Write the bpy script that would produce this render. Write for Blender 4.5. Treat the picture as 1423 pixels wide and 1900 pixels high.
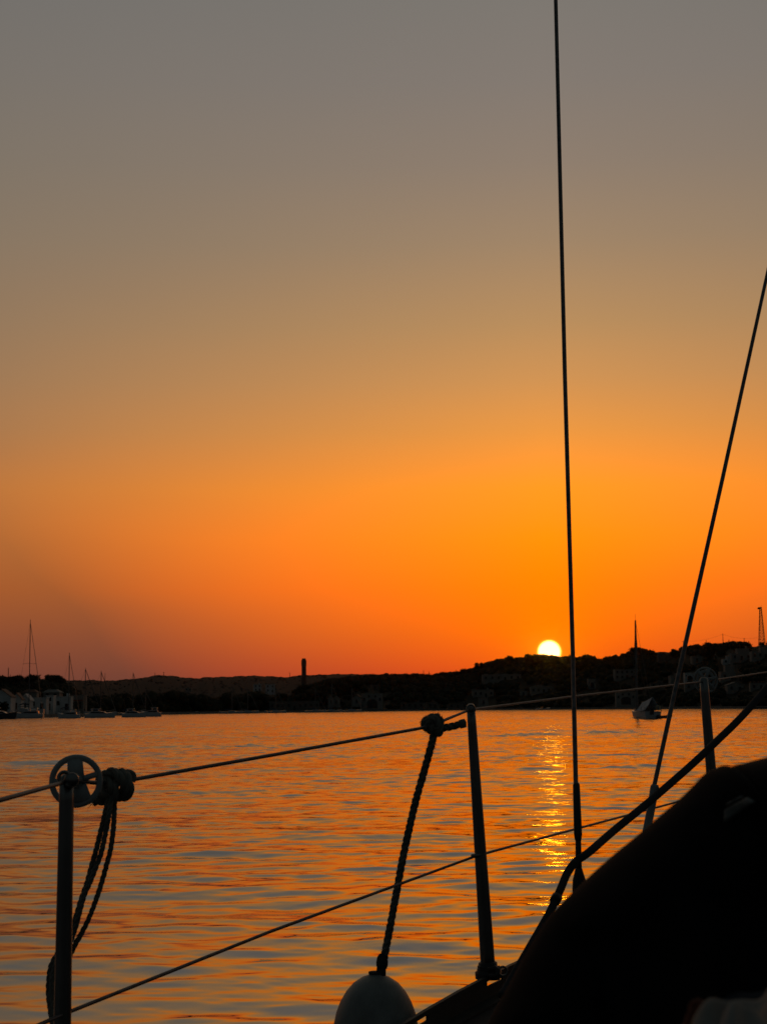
import bpy, math, random
import numpy as np
from mathutils import Vector, Matrix

for o in list(bpy.data.objects): bpy.data.objects.remove(o)
S = bpy.context.scene
COL = S.collection
R = math.radians
random.seed(7); rng = np.random.default_rng(7)

# ------------------------------------------------------------------ camera
W0, H0, FPX = 1423.0, 1900.0, 2963.0
EYE = Vector((0, 0, 2.0))
PITCH, ROLL = R(6.97), R(0.6)
ROT = Matrix.Rotation(math.pi/2 + PITCH, 3, 'X') @ Matrix.Rotation(-ROLL, 3, 'Z')
cam_d = bpy.data.cameras.new('camera'); cam = bpy.data.objects.new('camera', cam_d); COL.objects.link(cam)
cam.matrix_world = Matrix.Translation(EYE) @ ROT.to_4x4()
cam_d.sensor_fit = 'HORIZONTAL'; cam_d.sensor_width = 36; cam_d.lens = 36*FPX/W0
cam_d.clip_start = 0.05; cam_d.clip_end = 20000
cam_d.dof.use_dof = True; cam_d.dof.focus_distance = 5.0; cam_d.dof.aperture_fstop = 28
S.camera = cam
S.render.engine = 'CYCLES'
S.view_settings.view_transform = 'Standard'; S.view_settings.look = 'None'
S.view_settings.exposure = 0.0; S.view_settings.gamma = 1.0

def ray(px, py):
    return ROT @ Vector(((px-W0/2)/FPX, (H0/2-py)/FPX, -1))
def at(px, py, Y):
    d = ray(px, py); return EYE + d*(Y/d.y)
def hor(px):                      # picture row of the horizon
    return 1312.2 - (px-W0/2)*math.tan(ROLL)
def gx(px, Y): return (px-W0/2)/FPX*Y*1.0035
def zof(px, py, Y): return EYE.z + (hor(px)-py)/FPX*Y*1.0

# ------------------------------------------------------------------ sun and sky
SUND = ray(1019, 1210).normalized()
SUN_EL = math.asin(SUND.z); SUN_AZ = math.atan2(SUND.x, SUND.y)
ld = bpy.data.lights.new('sun', 'SUN'); ld.energy = 0.008; ld.angle = R(0.9); ld.color = (1, 0.36, 0.0)
lo = bpy.data.objects.new('sun', ld); COL.objects.link(lo)
lo.rotation_euler = (-SUND).to_track_quat('-Z', 'Y').to_euler()

def lin(c):
    return tuple(((v/255)/12.92 if v/255 <= .04045 else ((v/255+.055)/1.055)**2.4) for v in c)
class NT:
    def __init__(s, nt): s.nt = nt; s.L = nt.links
    def n(s, t, **k):
        q = s.nt.nodes.new(t)
        for a, b in k.items(): setattr(q, a, b)
        return q
    def put(s, sock, v):
        if isinstance(v, bpy.types.NodeSocket): s.L.new(v, sock)
        else: sock.default_value = v
    def m(s, op, a, b=None, c=None, clamp=False):
        q = s.n('ShaderNodeMath', operation=op, use_clamp=clamp); s.put(q.inputs[0], a)
        if b is not None: s.put(q.inputs[1], b)
        if c is not None: s.put(q.inputs[2], c)
        return q.outputs[0]
    def v(s, op, a, b=None, out=0):
        q = s.n('ShaderNodeVectorMath', operation=op); s.put(q.inputs[0], a)
        if b is not None: s.put(q.inputs[1], b)
        return q.outputs[out]
    def ramp(s, fac, stops, interp='LINEAR'):
        q = s.n('ShaderNodeValToRGB'); cr = q.color_ramp; cr.interpolation = interp
        while len(cr.elements) > 1: cr.elements.remove(cr.elements[-1])
        for i, (p, c) in enumerate(stops):
            e = cr.elements[0] if i == 0 else cr.elements.new(p)
            e.position = p; e.color = (*c, 1)
        s.put(q.inputs[0], fac); return q.outputs[0]
    def mix(s, f, a, b, kind='MIX'):
        q = s.n('ShaderNodeMix', data_type='RGBA', blend_type=kind, clamp_result=False)
        s.put(q.inputs[0], f); s.put(q.inputs[6], a); s.put(q.inputs[7], b); return q.outputs[2]
    def smooth(s, x, a, b, lo=0, hi=1):
        q = s.n('ShaderNodeMapRange', interpolation_type='SMOOTHSTEP')
        s.put(q.inputs[0], x); q.inputs[1].default_value = a; q.inputs[2].default_value = b
        q.inputs[3].default_value = lo; q.inputs[4].default_value = hi; return q.outputs[0]

world = bpy.data.worlds.new('World'); S.world = world; world.use_nodes = True
w = NT(world.node_tree); world.node_tree.nodes.clear()
tc = w.n('ShaderNodeTexCoord').outputs['Generated']
dv = w.v('NORMALIZE', tc)
sep = w.n('ShaderNodeSeparateXYZ'); w.L.new(dv, sep.inputs[0])
el = w.m('MULTIPLY', w.m('ARCSINE', sep.outputs[2]), 180/math.pi)
elf = w.m('DIVIDE', el, 60, clamp=True)
hv = w.v('NORMALIZE', w.v('MULTIPLY', dv, (1, 1, 0)))
ca = w.v('DOT_PRODUCT', hv, (math.sin(SUN_AZ), math.cos(SUN_AZ), 0), out=1)
daz = w.m('MULTIPLY', w.m('ARCCOSINE', w.m('MINIMUM', ca, 1.0)), 180/math.pi)
def st(lst, gain=1.0):
    out = []
    for e, c, *g in lst:
        l = lin(c); k = g[0] if g else (1, 1, 1)
        out.append((e/60, tuple(l[i]*k[i]*gain for i in range(3))))
    return out
SUN_SIDE = st([(0, (226, 62, 26)), (1.2, (244, 83, 14)), (2.6, (255, 112, 0), (1.1, 1, 1)), (4.2, (255, 130, 0), (1.4, 1, 1)),
    (6, (255, 148, 8), (1.45, 1, 1)), (7.8, (255, 156, 34), (1.2, 1, 1)), (9.8, (236, 152, 66)), (11.6, (208, 147, 84)), (13.6, (184, 141, 93)),
    (16.5, (158, 132, 104)), (19.2, (141, 125, 110)), (22, (130, 121, 113)), (25.5, (122, 118, 112)), (31, (122, 112, 97)), (38, (110, 99, 84)), (46, (86, 79, 68)), (60, (48, 47, 44))])
FAR_SIDE = st([(0, (106, 60, 51)), (1.2, (117, 66, 51)), (2.4, (136, 75, 50)), (4.2, (164, 90, 46)), (6, (178, 105, 52)), (7.8, (180, 115, 62)),
    (9.8, (164, 118, 78)), (11.6, (154, 119, 86)), (13.6, (146, 119, 92)), (16.5, (133, 117, 99)), (19.2, (125, 115, 103)), (22, (119, 113, 106)),
    (25.5, (112, 110, 107)), (31, (114, 106, 94)), (38, (103, 94, 81)), (46, (80, 75, 66)), (60, (45, 45, 43))])
BACK = st([(0, (34, 33, 34)), (10, (38, 42, 43)), (30, (38, 45, 46)), (60, (42, 49, 51))])
cs = w.ramp(elf, SUN_SIDE); cf = w.ramp(elf, FAR_SIDE); cb = w.ramp(elf, BACK)
# slow unevenness of the air, so that the glow is not a perfect figure
nz = w.n('ShaderNodeTexNoise'); nz.inputs['Scale'].default_value = 3.0; nz.inputs['Detail'].default_value = 3
w.L.new(w.v('MULTIPLY', dv, (1, 1, 3.5)), nz.inputs['Vector'])
dn = w.m('ADD', daz, w.m('MULTIPLY', w.m('SUBTRACT', nz.outputs[0], .5), 4.0))
f1 = w.m('POWER', w.m('DIVIDE', w.m('MAXIMUM', dn, 0), w.smooth(el, 0, 9, 14.8, 21.0), clamp=True), 1.1)
c1 = w.mix(f1, cs, cf)
f2 = w.smooth(daz, 24, 75)
c2 = w.mix(f2, c1, cb)
# a physical sky adds the dome's own tint
sky = w.n('ShaderNodeTexSky', sky_type='NISHITA'); sky.sun_disc = False
sky.sun_elevation = SUN_EL; sky.sun_rotation = SUN_AZ; sky.air_density = 1.5; sky.dust_density = 3.0
c3 = w.mix(1.0, c2, w.mix(1.0, sky.outputs[0], (.002, .002, .002, 1), 'MULTIPLY'), 'ADD')
# disc of the sun with its soft yellow rim
ang = w.m('MULTIPLY', w.m('ARCCOSINE', w.m('MINIMUM', w.v('DOT_PRODUCT', dv, tuple(SUND), out=1), 1.0)), 180/math.pi)
rim = w.smooth(ang, .39, .485, 1, 0)
core = w.smooth(ang, .33, .43, 1, 0)
halo = w.m('POWER', 2.718, w.m('MULTIPLY', ang, -0.9))
c4 = w.mix(w.m('MULTIPLY', halo, .38), c3, (1.35, .43, .0, 1))
c5 = w.mix(1.0, c4, w.mix(rim, (0, 0, 0, 1), (1.6, .55, .05, 1)), 'ADD')
c6 = w.mix(1.0, c5, w.mix(core, (0, 0, 0, 1), (4.0, 2.3, 0.85, 1)), 'ADD')
bg = w.n('ShaderNodeBackground'); w.L.new(c6, bg.inputs[0]); bg.inputs[1].default_value = 1.0
ow = w.n('ShaderNodeOutputWorld'); w.L.new(bg.outputs[0], ow.inputs[0])
world.cycles.sampling_method = 'MANUAL'; world.cycles.sample_map_resolution = 2048

# ------------------------------------------------------------------ materials
MATS = {}
def mat(name, col, rough=.6, metal=0.0, scale=3.0, var=.35, bump=0.0, spec=None, coat=0):
    if name in MATS: return MATS[name]
    m = bpy.data.materials.new(name); m.use_nodes = True; q = NT(m.node_tree)
    b = m.node_tree.nodes['Principled BSDF']
    n = q.n('ShaderNodeTexNoise'); n.inputs['Scale'].default_value = scale; n.inputs['Detail'].default_value = 5
    tcx = q.n('ShaderNodeTexCoord'); q.L.new(tcx.outputs['Object'], n.inputs['Vector'])
    lo_ = tuple(c*(1-var) for c in col); hi_ = tuple(min(1, c*(1+var)) for c in col)
    q.L.new(q.mix(q.smooth(n.outputs[0], .3, .7), (*lo_, 1), (*hi_, 1)), b.inputs['Base Color'])
    q.L.new(q.m('ADD', rough-.08, q.m('MULTIPLY', n.outputs[0], .16)), b.inputs['Roughness'])
    b.inputs['Metallic'].default_value = metal
    if spec is not None: b.inputs['Specular IOR Level'].default_value = spec
    if bump:
        bp = q.n('ShaderNodeBump'); bp.inputs['Strength'].default_value = .5; bp.inputs['Distance'].default_value = bump
        q.L.new(n.outputs[0], bp.inputs['Height']); q.L.new(bp.outputs[0], b.inputs['Normal'])
    MATS[name] = m; return m
STEEL = mat('stainless_steel', (.20, .197, .19), .33, 1.0, 9, .15)
WIRE = mat('steel_wire', (.16, .15, .15), .5, .8, 60, .3)
ROPE = mat('rope_fibre', (.17, .17, .15), .95, 0, 40, .3)
DROPE = mat('dark_rope', (.035, .035, .04), .9, 0, 40, .3)
PLAST = mat('grey_plastic', (.30, .32, .32), .5, 0, 12, .15)
BLACKP = mat('black_plastic', (.02, .02, .022), .5, 0, 12, .2)
CANVAS = mat('black_canvas', (.008, .008, .0095), .95, 0, 25, .3, .002, spec=.15)
FENDM = mat('fender_vinyl', (.24, .25, .24), .5, 0, 14, .3)
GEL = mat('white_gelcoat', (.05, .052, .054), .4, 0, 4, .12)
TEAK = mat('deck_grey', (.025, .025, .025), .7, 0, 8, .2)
ALU = mat('toe_rail_aluminium', (.06, .06, .055), .6, .4, 10, .2)
CLOTH = mat('pale_cloth', (.22, .225, .215), .95, 0, 8, .25, .003)
ORANGE = mat('orange_cloth', (.12, .03, .015), .9, 0, 20, .3)
NAVY = mat('navy_cloth', (.02, .026, .04), .95, 0, 12, .2)
PATCH = mat('reflective_patch', (.2, .22, .22), .6, 0, 60, .25)
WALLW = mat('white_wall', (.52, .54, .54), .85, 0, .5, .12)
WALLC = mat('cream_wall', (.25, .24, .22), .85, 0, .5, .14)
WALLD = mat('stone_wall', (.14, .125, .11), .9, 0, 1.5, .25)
ROOFM = mat('clay_roof', (.15, .085, .06), .85, 0, 2, .25)
WIND = mat('window_glass', (.02, .022, .025), .25, 0, 4, .2)
FOL = mat('pine_foliage', (.028, .032, .020), .95, 0, .35, .3, spec=.1)
FOL2 = mat('oak_foliage', (.032, .035, .022), .95, 0, .35, .3, spec=.1)
BARK = mat('bark', (.06, .045, .035), .95, 0, 6, .3)
SCRUB = mat('hill_scrub', (.03, .03, .022), .95, 0, .05, .5, spec=.1)
FARSC = mat('far_hill_scrub', (.024, .028, .03), .95, 0, .02, .2, spec=.1)
QUAYM = mat('quay_stone', (.12, .11, .10), .9, 0, .6, .3)
YW = mat('yacht_white', (.45, .46, .47), .3, 0, .8, .08)
YN = mat('yacht_dark_hull', (.03, .035, .045), .3, 0, .8, .15)
YG = mat('yacht_glass', (.02, .022, .026), .15, 0, 3, .1)
MASTM = mat('mast_aluminium', (.13, .13, .13), .5, .2, 3, .2)
SAILC = mat('sail_cover', (.04, .05, .08), .9, 0, 2, .2)
TENT = mat('grey_tarpaulin', (.50, .55, .60), .8, 0, 1.5, .12)
CHIM = mat('chimney_concrete', (.10, .09, .085), .9, 0, .3, .2)
IRON = mat('painted_iron', (.06, .045, .04), .7, .3, 3, .2)

# ------------------------------------------------------------------ mesh helpers
class MB:
    def __init__(s): s.v = []; s.f = []
    def box(s, c, d, rz=0.0, taper=1.0):
        cx, cy, cz = c; hx, hy, hz = d[0]/2, d[1]/2, d[2]/2; b = len(s.v); cr, sr = math.cos(rz), math.sin(rz)
        for z, k in ((-hz, 1), (hz, taper)):
            for x, y in ((-hx, -hy), (hx, -hy), (hx, hy), (-hx, hy)):
                x, y = x*k, y*k
                s.v.append((cx+x*cr-y*sr, cy+x*sr+y*cr, cz+z))
        for f in ((0, 3, 2, 1), (4, 5, 6, 7), (0, 1, 5, 4), (1, 2, 6, 5), (2, 3, 7, 6), (3, 0, 4, 7)): s.f.append(tuple(b+i for i in f))
        return s
    def prism(s, poly, y0, y1):           # poly in x,z extruded along y
        b = len(s.v); n = len(poly)
        for y in (y0, y1):
            for x, z in poly: s.v.append((x, y, z))
        s.f.append(tuple(b+i for i in range(n))); s.f.append(tuple(b+n+i for i in reversed(range(n))))
        for i in range(n): s.f.append((b+i, b+n+i, b+n+(i+1) % n, b+(i+1) % n))
        return s
    def tube(s, path, rad, seg=8, cap=True):
        path = [Vector(p) for p in path]; n = len(path)
        if not hasattr(rad, '__len__'): rad = [rad]*n
        b = len(s.v); up = None
        for i, p in enumerate(path):
            t = (path[min(i+1, n-1)]-path[max(i-1, 0)]).normalized()
            if up is None:
                a = Vector((0, 0, 1)) if abs(t.z) < .9 else Vector((1, 0, 0)); up = t.cross(a).normalized()
            up = (up-t*up.dot(t)).normalized(); sd = t.cross(up)
            for k in range(seg):
                a = 2*math.pi*k/seg; s.v.append(tuple(p+(up*math.cos(a)+sd*math.sin(a))*rad[i]))
        for i in range(n-1):
            for k in range(seg):
                k2 = (k+1) % seg; s.f.append((b+i*seg+k, b+i*seg+k2, b+(i+1)*seg+k2, b+(i+1)*seg+k))
        if cap:
            s.f.append(tuple(b+k for k in reversed(range(seg)))); s.f.append(tuple(b+(n-1)*seg+k for k in range(seg)))
        return s
    def ring(s, c, ax, R0, r, n=40, seg=10, sq=(1, 1)):
        ax = Vector(ax).normalized(); a = ax.orthogonal().normalized(); bb = ax.cross(a); b = len(s.v)
        for i in range(n):
            t = 2*math.pi*i/n; d = a*math.cos(t)+bb*math.sin(t)
            for k in range(seg):
                u = 2*math.pi*k/seg; s.v.append(tuple(Vector(c)+d*(R0+r*sq[0]*math.cos(u))+ax*(r*sq[1]*math.sin(u))))
        for i in range(n):
            for k in range(seg):
                i2, k2 = (i+1) % n, (k+1) % seg
                s.f.append((b+i*seg+k, b+i2*seg+k, b+i2*seg+k2, b+i*seg+k2))
        return s
    def lathe(s, o, prof, seg=24, ax=(0, 0, 1)):
        ax = Vector(ax).normalized(); a = ax.orthogonal().normalized(); bb = ax.cross(a); b = len(s.v); n = len(prof)
        for r, z in prof:
            for k in range(seg):
                u = 2*math.pi*k/seg; s.v.append(tuple(Vector(o)+ax*z+(a*math.cos(u)+bb*math.sin(u))*max(r, 1e-5)))
        for i in range(n-1):
            for k in range(seg):
                k2 = (k+1) % seg; s.f.append((b+i*seg+k, b+i*seg+k2, b+(i+1)*seg+k2, b+(i+1)*seg+k))
        return s
    def hairs(s, path, rad, n, ln, wd):
        path = [Vector(p) for p in path]
        for _ in range(n):
            i = random.randrange(len(path)-1); t = random.random(); p = path[i].lerp(path[i+1], t)
            d = Vector((random.gauss(0, 1), random.gauss(0, 1), random.gauss(0, 1)))
            tg = (path[i+1]-path[i]).normalized(); d = (d-tg*d.dot(tg)*.6).normalized(); sd = d.cross(tg).normalized()
            e = p+d*(rad+ln*random.uniform(.2, 1)); b = len(s.v)
            s.v += [tuple(p+d*rad*.8+sd*wd), tuple(p+d*rad*.8-sd*wd), tuple(e+tg*random.uniform(-ln, ln)*.5)]
            s.f.append((b, b+1, b+2))
        return s
    def arr(s, V, F):
        b = len(s.v); s.v += [tuple(x) for x in V]; s.f += [tuple(b+i for i in q) for q in F]; return s
    def build(s, name, m, parent=None, smooth=False):
        me = bpy.data.meshes.new(name); me.from_pydata([tuple(x) for x in s.v], [], s.f); me.update()
        me.materials.append(m)
        if smooth: me.polygons.foreach_set('use_smooth', [True]*len(me.polygons))
        o = bpy.data.objects.new(name, me); COL.objects.link(o)
        if parent is not None: o.parent = parent
        return o
def tag(o, label=None, cat=None, group=None, kind=None):
    if label: o['label'] = label
    if cat: o['category'] = cat
    if group: o['group'] = group
    if kind: o['kind'] = kind
    return o
def empty(name, loc, rz=0.0):
    o = bpy.data.objects.new(name, None); o.empty_display_size = .2; COL.objects.link(o)
    o.location = loc; o.rotation_euler = (0, 0, rz); return o
def rel(mb, root):                   # world-built geometry goes into an unrotated root's space
    L = root.location; mb.v = [(a-L.x, b-L.y, c-L.z) for a, b, c in mb.v]; return mb
def spline(pts, n=12):
    P = [Vector(p) for p in pts]; out = []
    for i in range(len(P)-1):
        p0 = P[max(i-1, 0)]; p1 = P[i]; p2 = P[i+1]; p3 = P[min(i+2, len(P)-1)]
        for k in range(n):
            t = k/n; out.append(.5*((2*p1)+(p2-p0)*t+(2*p0-5*p1+4*p2-p3)*t*t+(3*p1-p0-3*p2+p3)*t**3))
    out.append(P[-1]); return out
def twisted(mb, path, rad, turns_per_m=28, seg=6, strands=3):
    path = [Vector(p) for p in path]; L = 0; st_ = [[] for _ in range(strands)]; up = None
    fine = []
    for i in range(len(path)-1):
        d = (path[i+1]-path[i]).length; k = max(1, int(d*turns_per_m*9))
        for j in range(k): fine.append(path[i].lerp(path[i+1], j/k))
    fine.append(path[-1])
    for i, p in enumerate(fine):
        t = (fine[min(i+1, len(fine)-1)]-fine[max(i-1, 0)]).normalized()
        if up is None: up = t.orthogonal().normalized()
        up = (up-t*up.dot(t)).normalized(); sd = t.cross(up)
        if i: L += (p-fine[i-1]).length
        for q in range(strands):
            a = 2*math.pi*(L*turns_per_m+q/strands)
            st_[q].append(p+(up*math.cos(a)+sd*math.sin(a))*rad*.48)
    for q in range(strands): mb.tube(st_[q], rad*.56, seg)
    return mb

# ------------------------------------------------------------------ water
def build_water():
    az = np.concatenate([np.arange(-180, -17, 2.0), np.arange(-16.5, 16.5, .06), np.arange(16.5, 180, 2.0)])*math.pi/180
    rs = [0.3]
    while rs[-1] < 4200:
        r = rs[-1]
        st_ = .14 if r < 8 else float(np.interp(r, [8, 12, 25, 80, 250, 500, 900, 1500, 4200], [.035, .038, .075, .17, .36, .9, 3, 60, 400]))
        rs.append(r+st_)
    rs = np.array(rs); n, m = len(rs), len(az)
    RR, AA = np.meshgrid(rs, az, indexing='ij')
    X, Yy = RR*np.sin(AA), RR*np.cos(AA)
    dr = np.gradient(rs)[:, None]*np.ones((1, m)); dc = RR*np.gradient(az)[None, :]
    GX = np.zeros_like(X); GY = np.zeros_like(X); Z = np.zeros_like(X); unres = np.zeros_like(X)
    N = 170; CALM = np.interp(RR, [0, 12, 22, 45, 90], [.70, .74, .85, 1.05, 1.4])   # calmer in the lee of the hull
    lam = np.exp(np.linspace(math.log(.12), math.log(5.0), N)) * rng.uniform(.93, 1.07, N)
    for i in range(N):
        L = lam[i]; k = 2*math.pi/L
        th = rng.normal(0.12, .62)            # crests lie mostly across the view
        dx, dy = math.sin(th), math.cos(th)
        slope = .0158*(L/.7)**(.10 if L < .7 else -.55)*(1.15 if .35 < L < 1.3 else .85)
        step = np.sqrt((dr*dy)**2+(dc*dx)**2)
        att = np.clip(1.6-step/L*3.2, 0, 1)
        env = .55+.75*np.sin(X*rng.uniform(.05, .5)+rng.uniform(0, 6))*np.sin(Yy*rng.uniform(.05, .4)+rng.uniform(0, 6))
        ph = k*(X*dx+Yy*dy)+rng.uniform(0, 6.28); A = att*env*slope/k*(CALM**2 if L < .4 else CALM**.8); Z += A*np.sin(ph)
        if L < 2: cq = A*np.cos(ph)*1.6; GX += cq*dx; GY += cq*dy
        unres += (slope*(1-att))**2*.5
    # long low wakes: ridges across the far water
    def ridge(pxa, pxb, py, hgt, wid, curve=0):
        nonlocal Z
        hgt *= 2.3
        d = 2.0*FPX/(py-hor((pxa+pxb)/2)); xa, xb = gx(pxa, d), gx(pxb, d)
        u = (X-xa)/(xb-xa); cy = d+curve*(u-.5)**2*4+ (u-.5)*d*.03
        Z += hgt*np.exp(-((Yy-cy)/wid)**2)*np.clip(np.minimum(u, 1-u)*6, 0, 1)
    ridge(1065, 1190, 1361, .10, 1.3, 2); ridge(895, 1068, 1364, .085, 1.5, -1); ridge(1100, 1330, 1357, .035, 2, 1)
    ridge(1225, 1480, 1333, .10, 4); ridge(1150, 1172, 1333.5, .10, 4); ridge(930, 1030, 1424, .03, .6)
    ridge(1090, 1240, 1422, .035, .6); ridge(200, 620, 1385, .04, 1.0, 2); ridge(0, 190, 1415, .045, .9, 1); ridge(330, 520, 1468, .02, .45)
    V = np.stack([X+GX, Yy+GY, Z], -1).reshape(-1, 3)
    i0 = (np.arange(n-1)[:, None]*m+np.arange(m-1)[None, :]).ravel()
    F = np.stack([i0, i0+1, i0+m+1, i0+m], -1)
    last = np.arange(n-1)*m+(m-1); first = np.arange(n-1)*m
    F = np.concatenate([F, np.stack([last, first, first+m, last+m], -1)])[:, ::-1]
    me = bpy.data.meshes.new('water'); me.vertices.add(len(V)); me.vertices.foreach_set('co', V.ravel())
    me.loops.add(F.size); me.loops.foreach_set('vertex_index', F.ravel().astype(np.int32))
    me.polygons.add(len(F)); me.polygons.foreach_set('loop_start', np.arange(0, F.size, 4, dtype=np.int32))
    me.polygons.foreach_set('loop_total', np.full(len(F), 4, np.int32)); me.update(calc_edges=True)
    me.polygons.foreach_set('use_smooth', np.ones(len(F), bool))
    at_ = me.attributes.new('small_waves', 'FLOAT', 'POINT'); at_.data.foreach_set('value', np.sqrt(unres).ravel().astype(np.float32))
    o = bpy.data.objects.new('water', me); COL.objects.link(o); tag(o, kind='structure')
    m_ = bpy.data.materials.new('sea_water'); m_.use_nodes = True; q = NT(m_.node_tree); me.materials.append(m_)
    b = m_.node_tree.nodes['Principled BSDF']
    b.inputs['Base Color'].default_value = (.012, .014, .014, 1); b.inputs['IOR'].default_value = 5.2
    sw = q.n('ShaderNodeAttribute', attribute_name='small_waves').outputs['Fac']
    pos = q.n('ShaderNodeNewGeometry')
    def noise(sc, vec, det=3):
        k = q.n('ShaderNodeTexNoise'); k.inputs['Scale'].default_value = sc; k.inputs['Detail'].default_value = det
        k.inputs['Roughness'].default_value = .6
        q.L.new(q.v('MULTIPLY', pos.outputs['Position'], vec), k.inputs['Vector']); return k.outputs['Color']
    n1 = q.v('SUBTRACT', noise(4.0, (.55, 1.0, 0)), (.5, .5, .5))
    n2 = q.v('SUBTRACT', noise(.35, (.25, 1.0, 0)), (.5, .5, .5))
    n3 = q.v('SUBTRACT', noise(1.2, (.4, 1.0, 0)), (.5, .5, .5))
    patch = q.n('ShaderNodeSeparateColor'); q.L.new(noise(.06, (.3, 1.0, 0), 2), patch.inputs[0])
    pf = q.smooth(patch.outputs[0], .38, .62, .6, 1.35)
    amp1 = q.m('MULTIPLY', q.m('ADD', .05, q.m('MULTIPLY', sw, 4.0)), pf)
    amp2 = q.m('MULTIPLY', q.m('MULTIPLY', sw, 4.0), pf)
    def scalev(v, s):
        k = q.n('ShaderNodeVectorMath', operation='SCALE'); q.L.new(v, k.inputs[0]); q.L.new(s, k.inputs['Scale']); return k.outputs[0]
    nn = q.v('ADD', pos.outputs['Normal'], q.v('MULTIPLY', q.v('ADD', q.v('ADD', scalev(n1, amp1), scalev(n2, amp2)), scalev(n3, amp2)), (1, 1, 0)))
    q.L.new(q.v('NORMALIZE', nn), b.inputs['Normal'])
    q.L.new(q.m('ADD', .03, q.m('MULTIPLY', sw, 1.0)), b.inputs['Roughness'])
    print('water verts', len(V), 'rows', n, 'max unres', float(np.sqrt(unres).max()))
build_water()

# ------------------------------------------------------------------ land
SH = [(-700, 330), (-300, 400), (0, 440), (150, 505), (300, 610), (620, 740), (900, 790), (1150, 700), (1423, 564), (1800, 470), (2300, 400)]
def interp(t, x): return float(np.interp(x, [a for a, _ in t], [b for _, b in t]))
def shoreY(px): return interp(SH, px)
def sm(t): t = max(0, min(1, t)); return t*t*(3-2*t)
RH = [(520, 1290), (560, 1280), (600, 1268), (640, 1262), (680, 1259), (760, 1256), (800, 1257), (840, 1252), (870, 1247), (890, 1238), (925, 1227),
      (960, 1226), (975, 1220), (1000, 1220), (1020, 1222), (1060, 1224), (1080, 1221), (1105, 1227), (1130, 1224), (1165, 1214), (1200, 1212),
      (1230, 1211), (1255, 1208), (1280, 1204), (1310, 1201), (1340, 1198), (1372, 1197), (1395, 1200), (1423, 1196), (1600, 1185), (2300, 1200)]
def crestY(px): return shoreY(px)+(150 if px < 900 else 150+min(60, (px-900)*.2))
def rh_z(px, Y):                         # right hill surface
    if px < 500: return .9
    zc = zof(px, interp(RH, px), crestY(px)) * sm((px-500)/60)
    t = (Y-shoreY(px)-6)/(crestY(px)-shoreY(px)-6)
    if t <= 0: return .9
    h = zc*(sm(t)*.45+min(t, 1)*.55) if t <= 1 else zc*(1-sm((t-1)/3))
    return max(.9, h)
LH = [(-700, 1266), (0, 1271), (60, 1272), (120, 1279), (150, 1300), (170, 1318)]
def lh_z(px, Y):
    if px > 170: return .9
    cy = shoreY(px)+110; zc = zof(px, interp(LH, px), cy); t = (Y-shoreY(px)-25)/(cy-shoreY(px)-25)
    if t <= 0: return .9
    return max(.9, zc*sm(t) if t <= 1 else zc*(1-sm((t-1)/3)))
def grid_mesh(name, pxs, ts, fY, fZ, m):
    mb = MB(); n = len(ts)
    for px in pxs:
        for t in ts:
            Y = fY(px, t); mb.v.append((gx(px, Y), Y, fZ(px, Y)))
    for i in range(len(pxs)-1):
        for j in range(n-1): mb.f.append((i*n+j, (i+1)*n+j, (i+1)*n+j+1, i*n+j+1))
    return mb.build(name, m, smooth=True)
def lump(px, Y, a): return a*(math.sin(px*.11+Y*.05)+math.sin(px*.047-Y*.09)+math.sin(px*.23+Y*.031))
lp = list(range(-700, 2301, 20))
shore = grid_mesh('shore', lp, [0, 1e-4, .02, 1], lambda p, t: shoreY(p)+t*(2600-shoreY(p)),
                  lambda p, Y: -1.5 if Y-shoreY(p) < .01 else .9, QUAYM); tag(shore, kind='structure')
hill = grid_mesh('hill', list(range(500, 2301, 5)), [i/40*2.6 for i in range(41)], lambda p, t: shoreY(p)+6+t*(crestY(p)-shoreY(p)-6),
                 lambda p, Y: rh_z(p, Y)+(lump(p, Y, .35) if rh_z(p, Y) > 2 else -.4), SCRUB); tag(hill, kind='structure')
head = grid_mesh('headland', list(range(-700, 176, 6)), [i/24*2.4 for i in range(25)], lambda p, t: shoreY(p)+24+t*90,
                 lambda p, Y: lh_z(p, Y)+(lump(p, Y, .25) if lh_z(p, Y) > 2 else -.4), SCRUB); tag(head, kind='structure')
FR = [(-700, 1262), (-100, 1257), (90, 1261), (140, 1263), (175, 1262), (195, 1264), (225, 1262), (245, 1260), (262, 1259), (285, 1254), (300, 1253), (325, 1255), (345, 1258), (368, 1259), (380, 1257), (425, 1256),
      (440, 1255), (465, 1254), (520, 1256), (530, 1258), (545, 1254), (565, 1253), (600, 1252), (625, 1251), (700, 1251.5), (760, 1251), (800, 1252.5),
      (900, 1250), (1000, 1250), (1300, 1250), (2300, 1255)]
FY = 1700
def fr_z(px, Y):
    t = (Y-1150)/(FY-1150); zc = zof(px, interp(FR, px)+.5*math.sin(px*.21)+.4*math.sin(px*.53), FY)
    return max(.5, zc*(sm(t)*.5+.5*t)) if t <= 1 else max(.5, zc*(1-sm((t-1)/1.2)))
fr = grid_mesh('far_ridge', list(range(-700, 2301, 5)), [i/16*2.2 for i in range(17)], lambda p, t: 1150+t*(FY-1150), fr_z, FARSC); tag(fr, kind='structure')

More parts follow.
